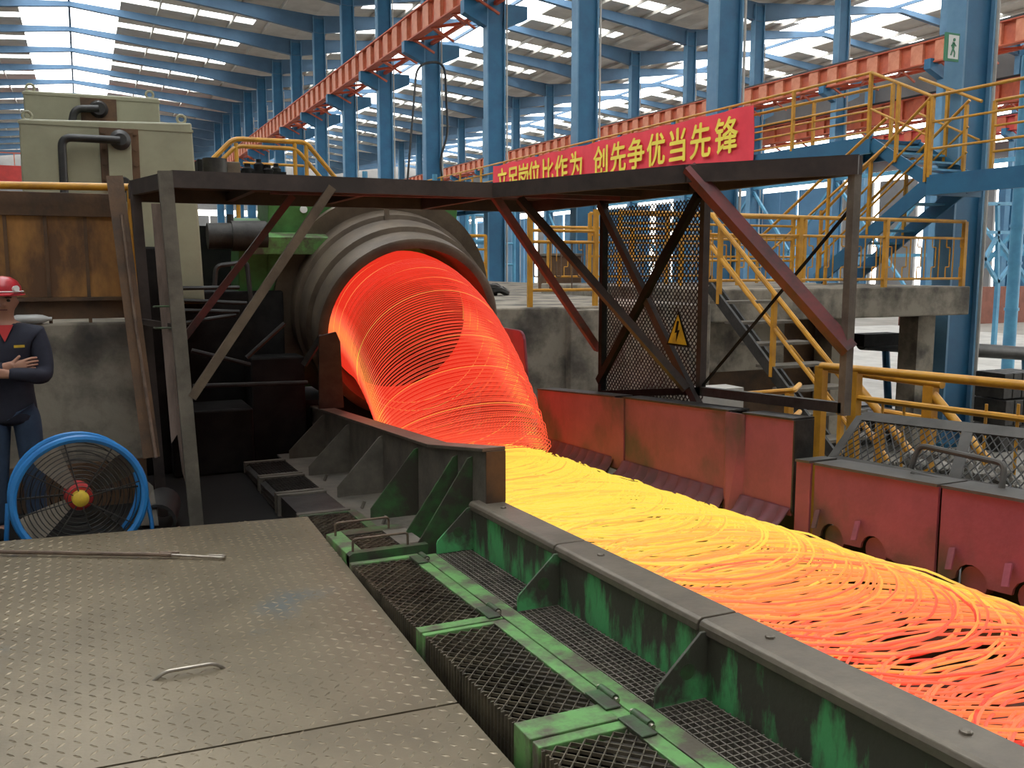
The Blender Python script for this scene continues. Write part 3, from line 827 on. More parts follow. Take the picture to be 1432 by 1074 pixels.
for i, (a, b) in enumerate((((252, 403), (335, 402)), ((252, 420), (345, 424)), ((255, 434), (335, 436)), ((256, 452), (330, 440)))):
    part_tube('oil_line', 'pipe', t, [at(*a, y=8.7), at(*b, y=8.7)], .018)
for a, b in (((268, 490), (350, 510)), ((270, 540), (430, 535)), ((345, 500), (398, 452))):
    part_tube('oil_line', 'pipe', t, [at(*a, y=8.4), at(*b, y=8.4)], .02)
MB().lathe([(0, .0001), (0, .11), (.18, .11), (.18, .07), (.3, .07)], at(300, 222, y=9.2), (0, 0, -1), 16).build('actuator', 'dark', t, smooth=True)
part_box('valve_body', 'dark', t, at(345, 280, y=9.1)-V((.06, 0, 0)), at(400, 296, y=9.1)+V((.1, .3, .1)))
part_tube('valve_stem', 'dark', t, [at(322, 300, y=9.05), at(322, 340, y=9.05)], .03)

# ================================================================ STEEL GUARD CANOPY over the head
ZC = 2.18
t = thing('guard_canopy', 'dark steel canopy frame on posts over the laying head outlet', 'canopy', (2.2, 6.2, -.22))
PL, PM, PR1, PR2 = (.545, 6.3), (2.74, 6.3), (3.28, 4.66), (3.82, 3.86)
BK = 7.85
def beam(name, a, b, z=ZC, w=.05, h=.10, m='canopy'): return part_bar(name, m, t, (a[0], a[1], z-h/2), (b[0], b[1], z-h/2), w, h)
# front post slightly out of plumb, rear post with mesh side
part_bar('post', 'dust', t, (.50, 6.3, ZC), (.60, 6.3, -.22), .085, .07, up=(0, 1, 0))
part_bar('post', 'canopy', t, (.36, 7.1, ZC), (.44, 7.1, -.22), .07, .07, up=(0, 1, 0))
part_box('foot_plate', 'dust', t, (.52, 6.22, -.22), (.72, 6.42, -.205))
for a, b in ((PL, PM), (PM, PR1), (PR1, PR2), ((.36, 7.1), PL), ((.36, 7.1), (.36, BK)), ((.36, BK), (3.8, BK)), ((3.82, BK), (3.82, 3.86)), ((2.74, 6.3), (2.74, BK))):
    beam('edge_beam', a, b)
for x in (1.1, 1.9): beam('roof_joist', (x, 6.3), (x, BK), z=ZC-.02, h=.06)
for y in (5.4, 6.0): beam('roof_joist', (2.74+(6.3-y)*.33, y), (3.82, y), z=ZC-.02, h=.06)
beam('roof_joist', (2.74, 6.3), (3.82, 6.3), z=ZC-.01, h=.08, m='redbrace')
beam('roof_joist', (1.2, 6.6), (2.74, 6.42), z=ZC-.05, h=.05, m='redbrace')
MB().prism([(.36, 7.1, ZC), PL+(ZC,), PM+(ZC,), (2.74, BK, ZC), (.36, BK, ZC)], (0, 0, .008)).build('roof_sheet', 'canopy', t)
MB().prism([PM+(ZC,), PR1+(ZC,), PR2+(ZC,), (3.82, BK, ZC), (2.74, BK, ZC)], (0, 0, .008)).build('roof_sheet', 'canopy', t)
# left side frame, mesh between the posts
MB().bar((.36, 7.1, 1.2), (.545, 6.3, 1.2), .03, .04).build('side_rail', 'canopy', t)
# knee braces on the left
part_bar('brace', 'hood', t, at(268, 556, y=6.28), at(464, 262, y=6.28), .055, .05, up=(0, 1, 0))
part_bar('brace', 'redbrace', t, at(252, 480, y=7.3), at(409, 274, y=7.3), .05, .05, up=(0, 1, 0))
# screen along the right side: mesh bay and open bay
SX = 3.82
def sp(px, py): return at(px, py, x=SX)
yA, yB, yC = sp(845, 300).y, sp(986, 300).y, sp(1193, 300).y
zA, zB, zC2 = sp(860, 552).z, sp(986, 548).z, sp(1193, 578).z
for y, zb, mm in ((yA, .45, 'black'), (yB, zB-.03, 'canopy'), (yC, zC2-.02, 'dust')):
    part_bar('screen_post', mm, t, (SX, y, ZC-.05), (SX, y, zb), .05, .05)
part_bar('screen_sill', 'dark', t, (SX, yB, zB), (SX, yC, zC2+.02), .05, .06)
part_bar('screen_sill', 'black', t, (SX, yA, .55), (SX, yB, zB), .05, .05)
part_bar('cross_brace', 'canopy', t, (SX-.04, yA, 2.08), (SX-.04, yB-.05, .62), .06, .04, up=(1, 0, 0))
part_bar('cross_brace', 'black', t, (SX-.06, yB, 2.06), (SX-.06, yA-.05, .66), .06, .04, up=(1, 0, 0))
part_bar('brace', 'canopy', t, (2.95, 6.3, 2.08), (SX-.08, yB+.05, .75), .055, .05, up=(0, 1, 0))
part_bar('brace', 'redbrace', t, (2.76, 6.33, 2.1), sp(836, 488), .055, .055, up=(0, 1, 0))
part_bar('brace', 'redbrace', t, PR1+(ZC-.02,), sp(1188, 490), .075, .075, up=(0, 1, 0))
part_bar('tie_rod', 'black', t, (SX, yB, zB+.02), (SX, yC, 1.92), .014, .014)
m = MB()
z0 = .56; p = .045; nz = int((ZC-.1-z0)/p); ny = int((yA-yB)/p)
for j in range(ny+nz):
    for sg in (1, -1):
        # diagonal wire clipped to the bay
        if sg == 1: a0 = max(0, j-nz); a1 = min(ny, j); pa, pb = (a0, j-a0), (a1, j-a1)
        else: a0 = max(0, ny-j); a1 = min(ny, ny-j+nz); pa, pb = (a0, a0-(ny-j)), (a1, a1-(ny-j))
        if pa == pb: continue
        m.bar((SX+.02, yB+pa[0]*p, z0+pa[1]*p), (SX+.02, yB+pb[0]*p, z0+pb[1]*p), .010, .003, up=(1, 0, 0))
stuff(m.build('wire_mesh', 'dark', t))
# warning sign hung on the mesh
q = at(948, 462, x=SX-.09); s = .135
t = thing('warning_sign', 'yellow triangular high voltage warning sign hung on the mesh screen', 'sign', tuple(q))
MB().prism([q+V((0, s, -s*.8)), q+V((0, -s, -s*.8)), q+V((0, 0, s))], (.006, 0, 0)).build('sign_board', 'black', t)
MB().prism([q+V((-.004, s*.82, -s*.7)), q+V((-.004, -s*.82, -s*.7)), q+V((-.004, 0, s*.8))], (.003, 0, 0)).build('sign_face', 'signyellow', t)
MB().prism([q+V((-.007, .004, .065)), q+V((-.007, .03, -.02)), q+V((-.007, .006, -.015)), q+V((-.007, .012, -.08)), q+V((-.007, -.028, .005)), q+V((-.007, -.004, 0)), q+V((-.007, -.02, .065))], (.002, 0, 0)).build('lightning_bolt', 'black', t)
# plank wired to the front post, leaning bars beside it
a, b, c_ = at(222, 285, y=6.55), at(232, 430, y=6.5), at(252, 640, y=6.42)
t = thing('wired_plank', 'scorched split plank wired against the left canopy post', 'plank', tuple(c_))
MB().prism([a-V((.045, 0, 0)), a+V((.045, 0, 0)), c_+V((.06, 0, 0)), c_+V((.05, 0, -.28)), c_+V((.01, 0, -.1)), c_+V((-.01, 0, .16)), c_+V((-.05, 0, .10))], (0, .025, 0)).build('board', 'rustplank', t)
for py in (430, 460):
    q = at(238, py, y=6.4)
    part_tube('tie_wire', 'greendark', t, bend([q+V((-.09, .16, 0)), q+V((-.09, -.04, .01)), q+V((.06, -.05, .01)), q+V((.06, .1, 0))], .02), .006, 6)
t = thing('leaning_flat_bar', 'brown flat steel bar leaning past the yellow pipe rail', 'steel bar', tuple(at(215, 600, y=6.9)))
MB().bar(at(160, 246, y=7.25), at(212, 640, y=6.75), .11, .012, up=(0, 1, 0)).build('bar', 'rustdark', t)
t = thing('thin_rod', 'thin brown rod leaning against the wall edge near the fan', 'rod', tuple(at(218, 640, y=6.6)))
part_tube('shaft', 'rod', t, [at(170, 300, y=7.1), at(190, 455, y=6.9), at(218, 640, y=6.6)], .011)

# ================================================================ LEFT SIDE: plinth, sheeting, cabinets
pl = sroot('wall_plinth', (-1, 7.6, -.22))
part_box('plinth', 'concrete', pl, (-3.2, 7.6, -.22), (.37, 8.3, 1.17), bevel=.015)
part_box('skirting', 'rustdark', pl, (-3.2, 7.57, -.22), (.37, 7.6, .12))
t = thing('sheet_hoarding', 'rust-stained yellow sheet hoarding standing on the concrete plinth', 'hoarding', (-1, 7.65, 1.17))
jx = [at(p, 350, y=7.65).x for p in (9, 65, 121, 172)]
xs = [-3.0, -2.4, -1.8, -1.2, -.8] + jx
for a, b in zip(xs[:-1], xs[1:]):
    part_box('sheet_panel', 'rustyellow', t, (a+.006, 7.65, 1.36), (b-.006, 7.67, 1.96), bevel=.004)
    part_box('lower_board', 'rustdark', t, (a+.003, 7.64, 1.20), (b-.003, 7.68, 1.345))
    part_box('batten', 'rustdark', t, (b-.012, 7.635, 1.17), (b+.012, 7.66, 1.96))
part_box('top_band', 'rustdark', t, (-3, 7.62, 1.95), (.30, 7.68, 2.12), bevel=.004)
part_box('shelf_angle', 'rustdark', t, (-3, 7.59, 1.335), (.36, 7.65, 1.36))
t = thing('pipe_rail', 'rusty yellow pipe rail above the sheet hoarding', 'railing', (0, 7.5, 1.3))
q0, q1 = at(-60, 258, y=7.5), at(186, 262, y=7.5)
part_tube('top_rail', 'yellow', t, [q0, q1], .027, 10)
part_tube('post', 'yellow', t, [q1-V((.02, 0, 0)), V((q1.x-.02, 7.5, 1.3))], .024, 10)
# plastic bottle on the ledge
q = at(18, 441, y=7.58); q2 = at(72, 443, y=7.58); z = 1.17+.036
d = V((1, 0, 0))
tag(MB().lathe([(0, .0001), (0, .025), (.02, .034), (.15, .035), (.19, .03), (.23, .014), (.25, .014), (.25, .0001)], (q.x, 7.61, z), d, 14).build('water_bottle', 'bottle', smooth=True), 'clear plastic bottle lying on the concrete ledge', 'bottle')
def eye(parent, p):
    part_tube('eye_bolt', 'cabinet', parent, arc(p+V((0, 0, .035)), .035, 0, 360, 10), .012, 6)
def cabinet(label, y, tl, tr, zb, big):
    a, b = at(*tl, y=y), at(*tr, y=y)
    t = thing('machine_cabinet', label, 'cabinet', ((a.x+b.x)/2, y, zb))
    MB().prism([(a.x-.02, y, zb), (b.x+.05, y, zb), (b.x, y, b.z), (a.x, y, a.z)], (0, .75, 0)).build('body', 'cabinet', t, bevel=.015)
    part_box('lid_seam', 'cabinet', t, (a.x-.01, y-.006, a.z-.035), (b.x+.01, y+.01, a.z-.012))
    eye(t, V((a.x+.06, y+.06, a.z))); eye(t, V((b.x-.08, y+.06, b.z)))
    return t, a, b
Y1 = 8.8
t, a, b = cabinet('front grey-green machine cabinet with bolted pump plate and bent black pipe', Y1, (26, 166), (268, 172), 1.25, 1)
c0, c1 = at(138, 178, y=Y1), at(197, 262, y=Y1)
part_box('pump_plate', 'rustdark', t, (c0.x, Y1-.02, c1.z), (c1.x, Y1, c0.z), bevel=.004)
p0, p1 = at(150, 196, y=Y1), at(186, 262, y=Y1)
part_box('bracket_plate', 'cabinet', t, (p0.x, Y1-.05, p1.z), (p1.x, Y1-.02, p0.z), bevel=.004)
for fx, fz in [(0.03, v) for v in (.04, .17, .3, .43, .5)] + [(c1.x-c0.x-.03, v) for v in (.04, .17, .3, .43, .5)] + [(.17, .03)]:
    MB().lathe([(0, .0001), (0, .018), (.02, .018)], (c0.x+fx, Y1-.035, c0.z-fz), (0, 1, 0), 6).build('bolt', 'rustdark', t)
q = at(168, 196, y=Y1-.05)
MB().lathe([(0, .0001), (0, .05), (.04, .085), (.06, .085)], (q.x, Y1-.11, q.z), (0, 1, 0), 20).build('round_flange', 'pipe', t, smooth=True)
part_tube('bent_pipe', 'pipe', t, bend([at(168, 196, y=Y1-.1), at(86, 192, y=Y1-.1), at(91, 290, y=Y1-.1)], .08, 6), .033, 10)
MB().lathe([(0, .0001), (0, .06), (.02, .07)], at(172, 258, y=Y1-.07), (0, 1, 0), 16).build('lower_disc', 'pipe', t, smooth=True)
Y2 = 10.1
t, a, b = cabinet('rear grey-green machine cabinet half hidden behind the front one', Y2, (32, 126), (222, 137), 1.25, 0)
q = at(138, 153, y=Y2)
part_box('pump_plate', 'rustdark', t, (q.x-.16, Y2-.02, q.z-.3), (q.x+.16, Y2, q.z+.1))
MB().lathe([(0, .0001), (0, .06), (.05, .085)], (q.x, Y2-.07, q.z), (0, 1, 0), 16).build('round_flange', 'pipe', t, smooth=True)
part_tube('bent_pipe', 'pipe', t, bend([V((q.x, Y2-.06, q.z)), at(104, 152, y=Y2-.06), at(100, 175, y=Y2-.06)], .08, 6), .035, 10)
t = thing('motor_box', 'small dark box on the machine top beside the cabinet', 'box', (1.2, 9.4, 2.3))
a, b = at(276, 222, y=9.5), at(318, 245, y=9.5)
part_box('body', 'black', t, (a.x, 9.5, b.z), (b.x, 9.9, a.z), bevel=.01)
part_box('side_cover', 'hood', t, (b.x, 9.52, b.z), (b.x+.13, 9.88, a.z-.01), bevel=.01)
t = thing('valve_cluster', 'cluster of black valves on top of the machine behind the canopy', 'valves', (1.9, 9.6, 2.3))
for i, (px, py, r) in enumerate(((346, 236, .06), (362, 230, .05), (374, 238, .07), (386, 236, .05))):
    q = at(px, py, y=9.6)
    MB().lathe([(-.12, .0001), (-.12, r), (0, r), (.02, r*.5), (.05, r*.5), (.05, .0001)], q, (0, 0, 1), 12).build('valve', 'black', t, smooth=True)
part_tube('manifold', 'black', t, [at(340, 240, y=9.6), at(392, 240, y=9.6)], .03)
part_box('valve_base', 'black', t, at(338, 262, y=9.55), at(395, 243, y=9.75))
# working platform behind the machine carrying a yellow stair rail
def railing(name, label, pts, h, mids=(.5,), posts=None, r=.024, m='yellow', base=None, cat='railing'):
    """rail along floor points pts; posts at every point (or at fractions)"""
    pts = [V(p) for p in pts]
    t = thing(name, label, cat, tuple(pts[0]))
    up = V((0, 0, h))
    part_tube('top_rail', m, t, [p+up for p in pts], r, 8)
    for f in mids: part_tube('mid_rail', m, t, [p+up*f for p in pts], r*.75, 6)
    pp = list(pts)
    if posts:
        pp = []
        for a, b in zip(pts[:-1], pts[1:]):
            n = max(1, round((b-a).length/posts)); pp += [a+(b-a)*i/n for i in range(n)]
        pp.append(pts[-1])
    for p in pp: part_bar('post', m, t, p, p+up, r*2, r*2)
    return t
t = thing('stair_rail', 'yellow handrail of a stair behind the machine, left of the blue columns', 'railing', tuple(at(300, 250, y=14)))
Y = 14
for dy in (0, .5):
    a = [at(x, y, y=Y+dy) for x, y in ((298, 222), (326, 194), (428, 199), (470, 250))]
    part_tube('top_rail', 'yellow', t, bend(a, .1), .035, 8)
a = [at(x, y, y=Y) for x, y in ((302, 232), (330, 204), (414, 208), (450, 250))]
part_tube('mid_rail', 'yellow', t, bend(a, .1), .03, 8)
for x in (330, 412, 428):
    q = at(x, 200, y=Y); part_tube('post', 'yellow', t, [q, V((q.x, Y, -.22))], .03, 8)
part_tube('mid_rail', 'yellow', t, [at(340, 228, y=Y), at(425, 232, y=Y)], .02, 8)

# ================================================================ FAN
FC = V((-.095, 6.28, .165)); FR = .372
t = thing('drum_fan', 'big blue-rimmed industrial fan with dark blades facing the camera', 'fan', (FC.x, FC.y, -.22))
fa = V((.10, -1, .06)).normalized()
fu = V((1, .1, 0)).normalized(); fv = fa.cross(fu) * -1
if fv.z < 0: fv = -fv
def ring(r, dd, n=48): return [FC + fa*dd + fu*(r*math.cos(2*math.pi*i/n)) + fv*(r*math.sin(2*math.pi*i/n)) for i in range(n)]
MB().tube(ring(FR, .10), .024, 8, closed=True).build('front_hoop', 'fanblue', t, smooth=True)
MB().tube(ring(FR, -.16), .02, 8, closed=True).build('rear_hoop', 'fanblue', t, smooth=True)
g = MB()
for i in range(13): g.tube(ring(.075+.025*i, .105-.002*i, 40), .0028, 4, closed=True)
for k in range(8):
    a = math.pi*2*k/8+.2; e = fu*math.cos(a)+fv*math.sin(a)
    g.bar(FC+fa*.115+e*.05, FC+fa*.10+e*FR, .008, .006)
stuff(g.build('wire_guard', 'dark', t))
g = MB()
for i in range(6): g.tube(ring(.10+.055*i, -.16, 32), .003, 4, closed=True)
stuff(g.build('rear_guard', 'black', t))
for k in range(4):
    a = math.pi*2*k/4+.55; m = MB(); sec = []
    for r, wdt, tw in ((.07, .07, .7), (.18, .13, .6), (.30, .19, .5), (.36, .17, .42)):
        e = fu*math.cos(a)+fv*math.sin(a); tn = fa.cross(e)
        dirn = tn*math.cos(tw)+fa*math.sin(tw)
        sec.append((FC+e*r-dirn*wdt*.5, FC+e*r+dirn*wdt*.5))
    b = 0
    for off in (0, .006):
        for p, q in sec: m.v += [p+fa*off, q+fa*off]
    for i in range(3):
        m.f += [(2*i, 2*i+1, 2*i+3, 2*i+2), (8+2*i, 8+2*i+2, 8+2*i+3, 8+2*i+1), (2*i, 2*i+2, 8+2*i+2, 8+2*i), (2*i+1, 8+2*i+1, 8+2*i+3, 2*i+3)]
    m.f += [(0, 8, 9, 1), (6, 7, 15, 14)]
    m.build('blade', 'cap', t)
hub = MB().lathe([(-.15, .0001), (-.15, .08), (.05, .08), (.06, .07), (.06, .0001)], FC, fa, 20).build('motor', 'redcloth', t, smooth=True)
MB().lathe([(.06, .05), (.115, .048), (.125, .035), (.127, .0001)], FC, fa, 20).build('hub_cap', 'signyellow', hub, smooth=True)
for s in (-1, 1):
    part_bar('strut', 'dark', t, FC-fa*.12+fu*(s*.08), FC-fa*.14+fu*(s*FR*.98), .025, .01)
    a = FC+fu*(s*FR); 
    part_tube('leg', 'fanblue', t, [FC+fu*(s*(FR+.02))-fa*.03, FC+fu*(s*(FR+.04))+fa*.02-fv*.2, V((FC.x+s*.42, FC.y-.02, -.22))], .014, 6)
part_tube('base_bar', 'fanblue', t, [V((FC.x-.43, FC.y-.02, -.21)), V((FC.x+.43, FC.y-.02, -.21))], .014, 6)
# low dark bits beside the fan
t = thing('pipe_stub', 'short dark pipe lying on the floor right of the fan', 'pipe', (.4, 6.45, -.22))
MB().lathe([(0, .10), (0, .12), (.5, .12), (.5, .10), (0, .10)], (.36, 6.42, -.09), (.15, 1, 0), 20).build('tube', 'pipe', t, smooth=True)
t = thing('tilted_plate', 'small grey steel plate tilted against the fan rim', 'plate', (.3, 6.5, -.22))
MB().sheet([at(196, 735, y=6.4), at(222, 735, y=6.4), at(214, 680, y=6.5), at(205, 672, y=6.5)], .012).build('plate', 'dust', t)

# ================================================================ RIGHT SIDE: platforms, decks, stairs
pa = sroot('floor_platform_low', (5, 9.2, -1.2))
part_box('platform_slab', 'concrete', pa, (3.78, 9.25, -1.2), (6.9, 26, 1.13), bevel=.02)
part_box('platform_slab', 'concrete', pa, (6.95, 14.02, -1.2), (10.6, 26, 1.13))
part_box('corner_pier', 'concrete', pa, (4.9, 9.12, -1.2), (5.34, 9.25, 1.10), bevel=.015)
pb = sroot('floor_platform_high', (9, 9.5, -1.2))
part_box('platform_slab', 'concrete', pb, (6.95, 9.5, .88), (11.64, 14, 1.29), bevel=.02)
part_box('platform_wall', 'concrete', pb, (6.95, 9.9, .2), (8.6, 10.2, .88))
part_box('platform_wall', 'rustdark', pb, (6.95, 10.4, -1.17), (9.9, 10.6, .88))
for x in (7.1, 9.55, 11.2): part_box('pier', 'concrete', pb, (x, 10.0, -1.2), (x+.35, 10.35, .88))
part_box('low_pier', 'concretepale', pb, (5.6, 7.6, -1.2), (6.1, 7.9, .35))
# S-pattern balustrade on the platform edge
def balustrade(label, a, b, z, h=.92, s=.14, name='balustrade', group=None):
    a, b = V((*a, z)), V((*b, z)); d = (b-a); Ln = d.length; d.normalize(); up = V((0, 0, 1))
    t = thing(name, label, 'railing', tuple(a))
    part_tube('top_rail', 'yellow', t, [a+up*h, b+up*h], .026, 8)
    for f in (.74, .12): part_tube('mid_rail', 'yellow', t, [a+up*h*f, b+up*h*f], .018, 6)
    n = max(1, round(Ln/1.5))
    for i in range(n+1): part_bar('post', 'yellow', t, a+d*(Ln*i/n), a+d*(Ln*i/n)+up*h, .06, .06)
    k = 0; x = s
    while x < Ln-s*.5:
        p = a+d*x
        if k % 2 == 0: pts = [p+up*h*.12, p+up*h*.74]
        else: pts = bend([p+up*h*.12, p+up*h*.30, p+d*s*.5+up*h*.30, p+d*s*.5+up*h*.60, p+up*h*.60, p+up*h*.74], .015, 2)
        part_tube('baluster', 'yellow', t, pts, .009, 5)
        x += s; k += 1
    return t
balustrade('yellow balustrade with hooked bars along the concrete slab edge', (7.0, 9.58), (11.55, 9.58), 1.29)
balustrade('yellow balustrade farther back across the high concrete platform', (7.0, 13.8), (10.2, 13.8), 1.29)
t = thing('yellow_gate', 'small yellow gate frame with hooked bars on the low concrete platform', 'gate', tuple(at(742, 430, y=9.35)))
q0, q1 = at(741, 428, y=9.35), at(832, 430, y=9.35)
for q, top in ((q0, 290), (q1, 290)): part_bar('post', 'yellow', t, V((q.x, 9.35, 1.13)), V((q.x, 9.35, at(741, top, y=9.35).z)), .05, .05)
for py in (322, 338, 406):
    z = at(741, py, y=9.35).z; part_tube('rail', 'yellow', t, [V((q0.x, 9.35, z)), V((q1.x, 9.35, z))], .018, 8)
zt, zb = at(741, 338, y=9.35).z, at(741, 406, y=9.35).z
for i in range(5):
    x = q0.x+(q1.x-q0.x)*(i+.8)/6; s = .06
    pts = [V((x, 9.35, zt)), V((x, 9.35, zb+(zt-zb)*.28)), V((x-s, 9.35, zb+(zt-zb)*.28)), V((x-s, 9.35, zb+(zt-zb)*.6))] if i % 2 == 0 else [V((x, 9.35, zt)), V((x, 9.35, zb))]
    part_tube('baluster', 'rod', t, bend(pts, .015, 2), .009, 6)
railing('platform_railing', 'long yellow railing at the back of the low concrete platform', [(3.9, 16, 1.13), (6.8, 16, 1.13), (6.8, 24, 1.13)], 1.0, (.5, .75), 1.6)
railing('platform_railing', 'yellow three-bar railing behind the mesh screen', [(6.9, 11.4, 1.29), (10.0, 11.4, 1.29)], 1.05, (.35, .65, .85), 1.1)
railing('platform_railing', 'yellow railing beyond the slab under the blue deck', [(7.2, 12.8, 1.29), (11.5, 12.8, 1.29)], 1.1, (.4, .7), 1.3)
# dark heap and boxes on the platform
t = thing('scrap_box', 'brown crate standing behind the yellow gate', 'box', tuple(at(770, 385, y=15)))
q = at(790, 385, y=15)
part_box('body', 'rustdark', t, (q.x-.3, 15, 1.13), (q.x+.35, 15.5, 1.75), bevel=.02)
part_box('lid', 'dust', t, (q.x-.33, 14.97, 1.75), (q.x+.38, 15.53, 1.80), bevel=.01)
t = thing('coil_heap', 'dark heap of coiled strap on the platform floor', 'heap', (0, 0, 0)); q = at(672, 380, y=13.2); t.location = (q.x, 13.2, 1.13)
for i in range(5):
    MB().tube([V((q.x+(i-2)*.1+.22*math.cos(a), 13.2+.2*math.sin(a), 1.19+.05*(i % 2)+.03*math.sin(3*a))) for a in [2*math.pi*k/18 for k in range(18)]], .05, 6, closed=True).build('coil', 'dark', t, smooth=True)

# raised blue deck with yellow rails and the banner
DX = 11.0; DZ = 3.5
dk = sroot('floor_deck', (11.5, 20, 3.5))
part_box('deck_plate', 'blue', dk, (DX, 10.9, DZ-.03), (12.05, 34, DZ))
part_box('deck_channel', 'blue', dk, (DX-.02, 10.9, DZ-.22), (DX+.03, 34, DZ+.04))
part_box('deck_channel', 'blue', dk, (12.0, 10.9, DZ-.22), (12.05, 34, DZ+.04))
part_box('landing_plate', 'blue', dk, (DX, 5.5, 2.80), (12.05, 9.8, 2.83))
part_box('landing_channel', 'blue', dk, (DX-.02, 5.5, 2.58), (DX+.03, 9.8, 2.86))
part_box('landing_channel', 'blue', dk, (DX, 9.75, 2.58), (12.05, 9.8, 2.86))
for y in range(12, 34, 2): part_box('cross_beam', 'blue', dk, (DX, y, DZ-.2), (12.05, y+.1, DZ-.03))
for y in (6, 7.2, 8.4): part_box('cross_beam', 'blue', dk, (DX, y, 2.6), (12.05, y+.1, 2.8))
railing('deck_railing', 'yellow railing along the raised blue deck, carrying the banner', [(DX, 10.95, DZ), (DX, 33, DZ)], .98, (.3, .53, .76), 1.75)
railing('deck_railing', 'yellow railing on the far edge of the raised blue deck', [(12.03, 11.5, DZ), (12.03, 33, DZ)], .98, (.3, .65), 1.75)
railing('landing_railing', 'yellow railing along the lower blue landing at the frame edge', [(DX, 9.78, 2.83), (DX, 5.6, 2.83)], 1.12, (.35, .68), 2.05)
railing('landing_railing', 'yellow railing on the far side of the lower blue landing', [(12.03, 9.6, 2.83), (12.03, 5.6, 2.83)], 1.1, (.35, .68), 1.4)
t = thing('short_stair', 'short blue steps between the lower landing and the raised deck', 'stairs', (11.5, 10.3, 2.83))
for i in range(4): part_box('tread', 'lightblue', t, (DX+.06, 9.85+.26*i, 2.83+.14*(i+1)-.03), (11.98, 10.1+.26*i, 2.83+.14*(i+1)))
for x in (DX+.02, 12.0): part_bar('stringer', 'blue', t, (x, 9.82, 2.8), (x, 10.9, 3.42), .03, .18)
for x in (DX, 12.0):
    part_tube('handrail', 'yellow', t, [(x, 9.8, 3.95), (x, 10.95, 4.48)], .024, 8)
    part_tube('handrail', 'yellow', t, [(x, 9.8, 3.4), (x, 10.95, 3.95)], .018, 8)
    part_bar('post', 'yellow', t, (x, 10.4, 3.1), (x, 10.4, 4.22), .045, .045)
SA, SB = V((DX, 9.8, 2.80)), V((DX, 11.95, 1.31))
t = thing('blue_stair', 'blue steel stair with yellow handrails from the landing down to the slab', 'stairs', tuple(SB))
for x in (0, .75):
    part_bar('stringer', 'blue', t, SA+V((x, 0, -.08)), SB+V((x, 0, .03)), .03, .22)
for i in range(8):
    q = SA+(SB-SA)*((i+.6)/8); part_box('tread', 'lightblue', t, (DX+.02, q.y-.13, q.z-.03), (DX+.73, q.y+.13, q.z))
for x in (0, .75):
    o = V((x, 0, 0)); u = V((0, 0, 1))
    part_tube('handrail', 'yellow', t, [SA+o+u*1.15, SB+o+u*1.05], .024, 8)
    for hh in (.42, .78): part_tube('mid_rail', 'yellow', t, [SA+o+u*hh, SB+o+u*hh*.93], .018, 6)
    for f in (.02, .5, .97):
        q = SA+(SB-SA)*f+o; part_bar('post', 'yellow', t, q, q+u*1.12, .045, .045)
t = thing('side_stair_rail', 'yellow sloping handrail pair left of the blue stair under the deck edge', 'railing', (10.4, 11.5, 1.29))
for dx in (0, .3):
    a = [at(x, y, x=10.45+dx) for x, y in ((1240, 165), (1160, 240), (1060, 335))]
    part_tube('handrail', 'yellow', t, a, .024, 8)
    part_tube('mid_rail', 'yellow', t, [p-V((0, 0, .4)) for p in a], .018, 8)
    for p in a[1:]: part_bar('post', 'yellow', t, V((p.x, p.y, 1.29)), p, .04, .04)
# banner and its lettering
BX = 10.94
y0, y1 = at(690, 240, x=BX).y, at(1056, 142, x=BX).y
t = thing('slogan_banner', 'red cloth banner with yellow characters hung on the deck railing', 'banner', (BX, (y0+y1)/2, 3.38))
m = MB(); n = 70; rows = 6
for s in (0, .006):
    for i in range(n+1):
        y = y0+(y1-y0)*i/n
        for j in range(rows+1):
            f = j/rows; tz = 4.42-.035*abs(math.sin(i*.42))*(1-f)
            wv = .016*math.sin(y*5.1+f*2.2)+.012*math.sin(y*11+f*5)
            m.v.append(V((BX-.02+wv+s, y, tz+(3.36-tz)*f)))
R = rows+1; T = (n+1)*R
for s in (0, 1):
    for i in range(n):
        for j in range(rows):
            q = (s*T+i*R+j, s*T+(i+1)*R+j, s*T+(i+1)*R+j+1, s*T+i*R+j+1); m.f.append(q if s else q[::-1])
m.build('cloth', 'banner', t, smooth=True)
for ch, px in zip('立足岗位比作为创先争优当先锋', (705, 720, 735, 750, 769, 788, 809, 844, 868, 893, 921, 951, 983, 1019)):
    cu = bpy.data.curves.new('character', 'FONT'); cu.body = ch; cu.size = .70; cu.extrude = .003; cu.offset = 0.0
    cu.align_x = 'CENTER'; cu.align_y = 'CENTER'; cu.materials.append(M['letters'])
    tmp = bpy.data.objects.new('tmp', cu); me = bpy.data.meshes.new_from_object(tmp); bpy.data.objects.remove(tmp)
    vs, fs = [v.co.copy() for v in me.vertices], [tuple(p.vertices) for p in me.polygons]
    me = bpy.data.meshes.new('character'); va, fa2 = [], []
    for q_, (sx_, sy_) in enumerate(((0, 0), (.014, .004), (-.014, -.004), (.004, .012), (-.004, -.012))):   # brush-thick strokes
        b_ = len(va); va += [(v.x+sx_, v.y+sy_, v.z+.0006*q_) for v in vs]; fa2 += [tuple(i+b_ for i in p) for p in fs]
    me.from_pydata(va, [], fa2); me.materials.append(M['letters'])
    o = bpy.data.objects.new('character', me); COL.objects.link(o); o.parent = t
    y = at(px, 200, x=BX).y
    o.matrix_local = Matrix(((0, 0, -1, -.062), (-1, 0, 0, y-(y0+y1)/2), (0, 1, 0, 3.90-3.38), (0, 0, 0, 1)))

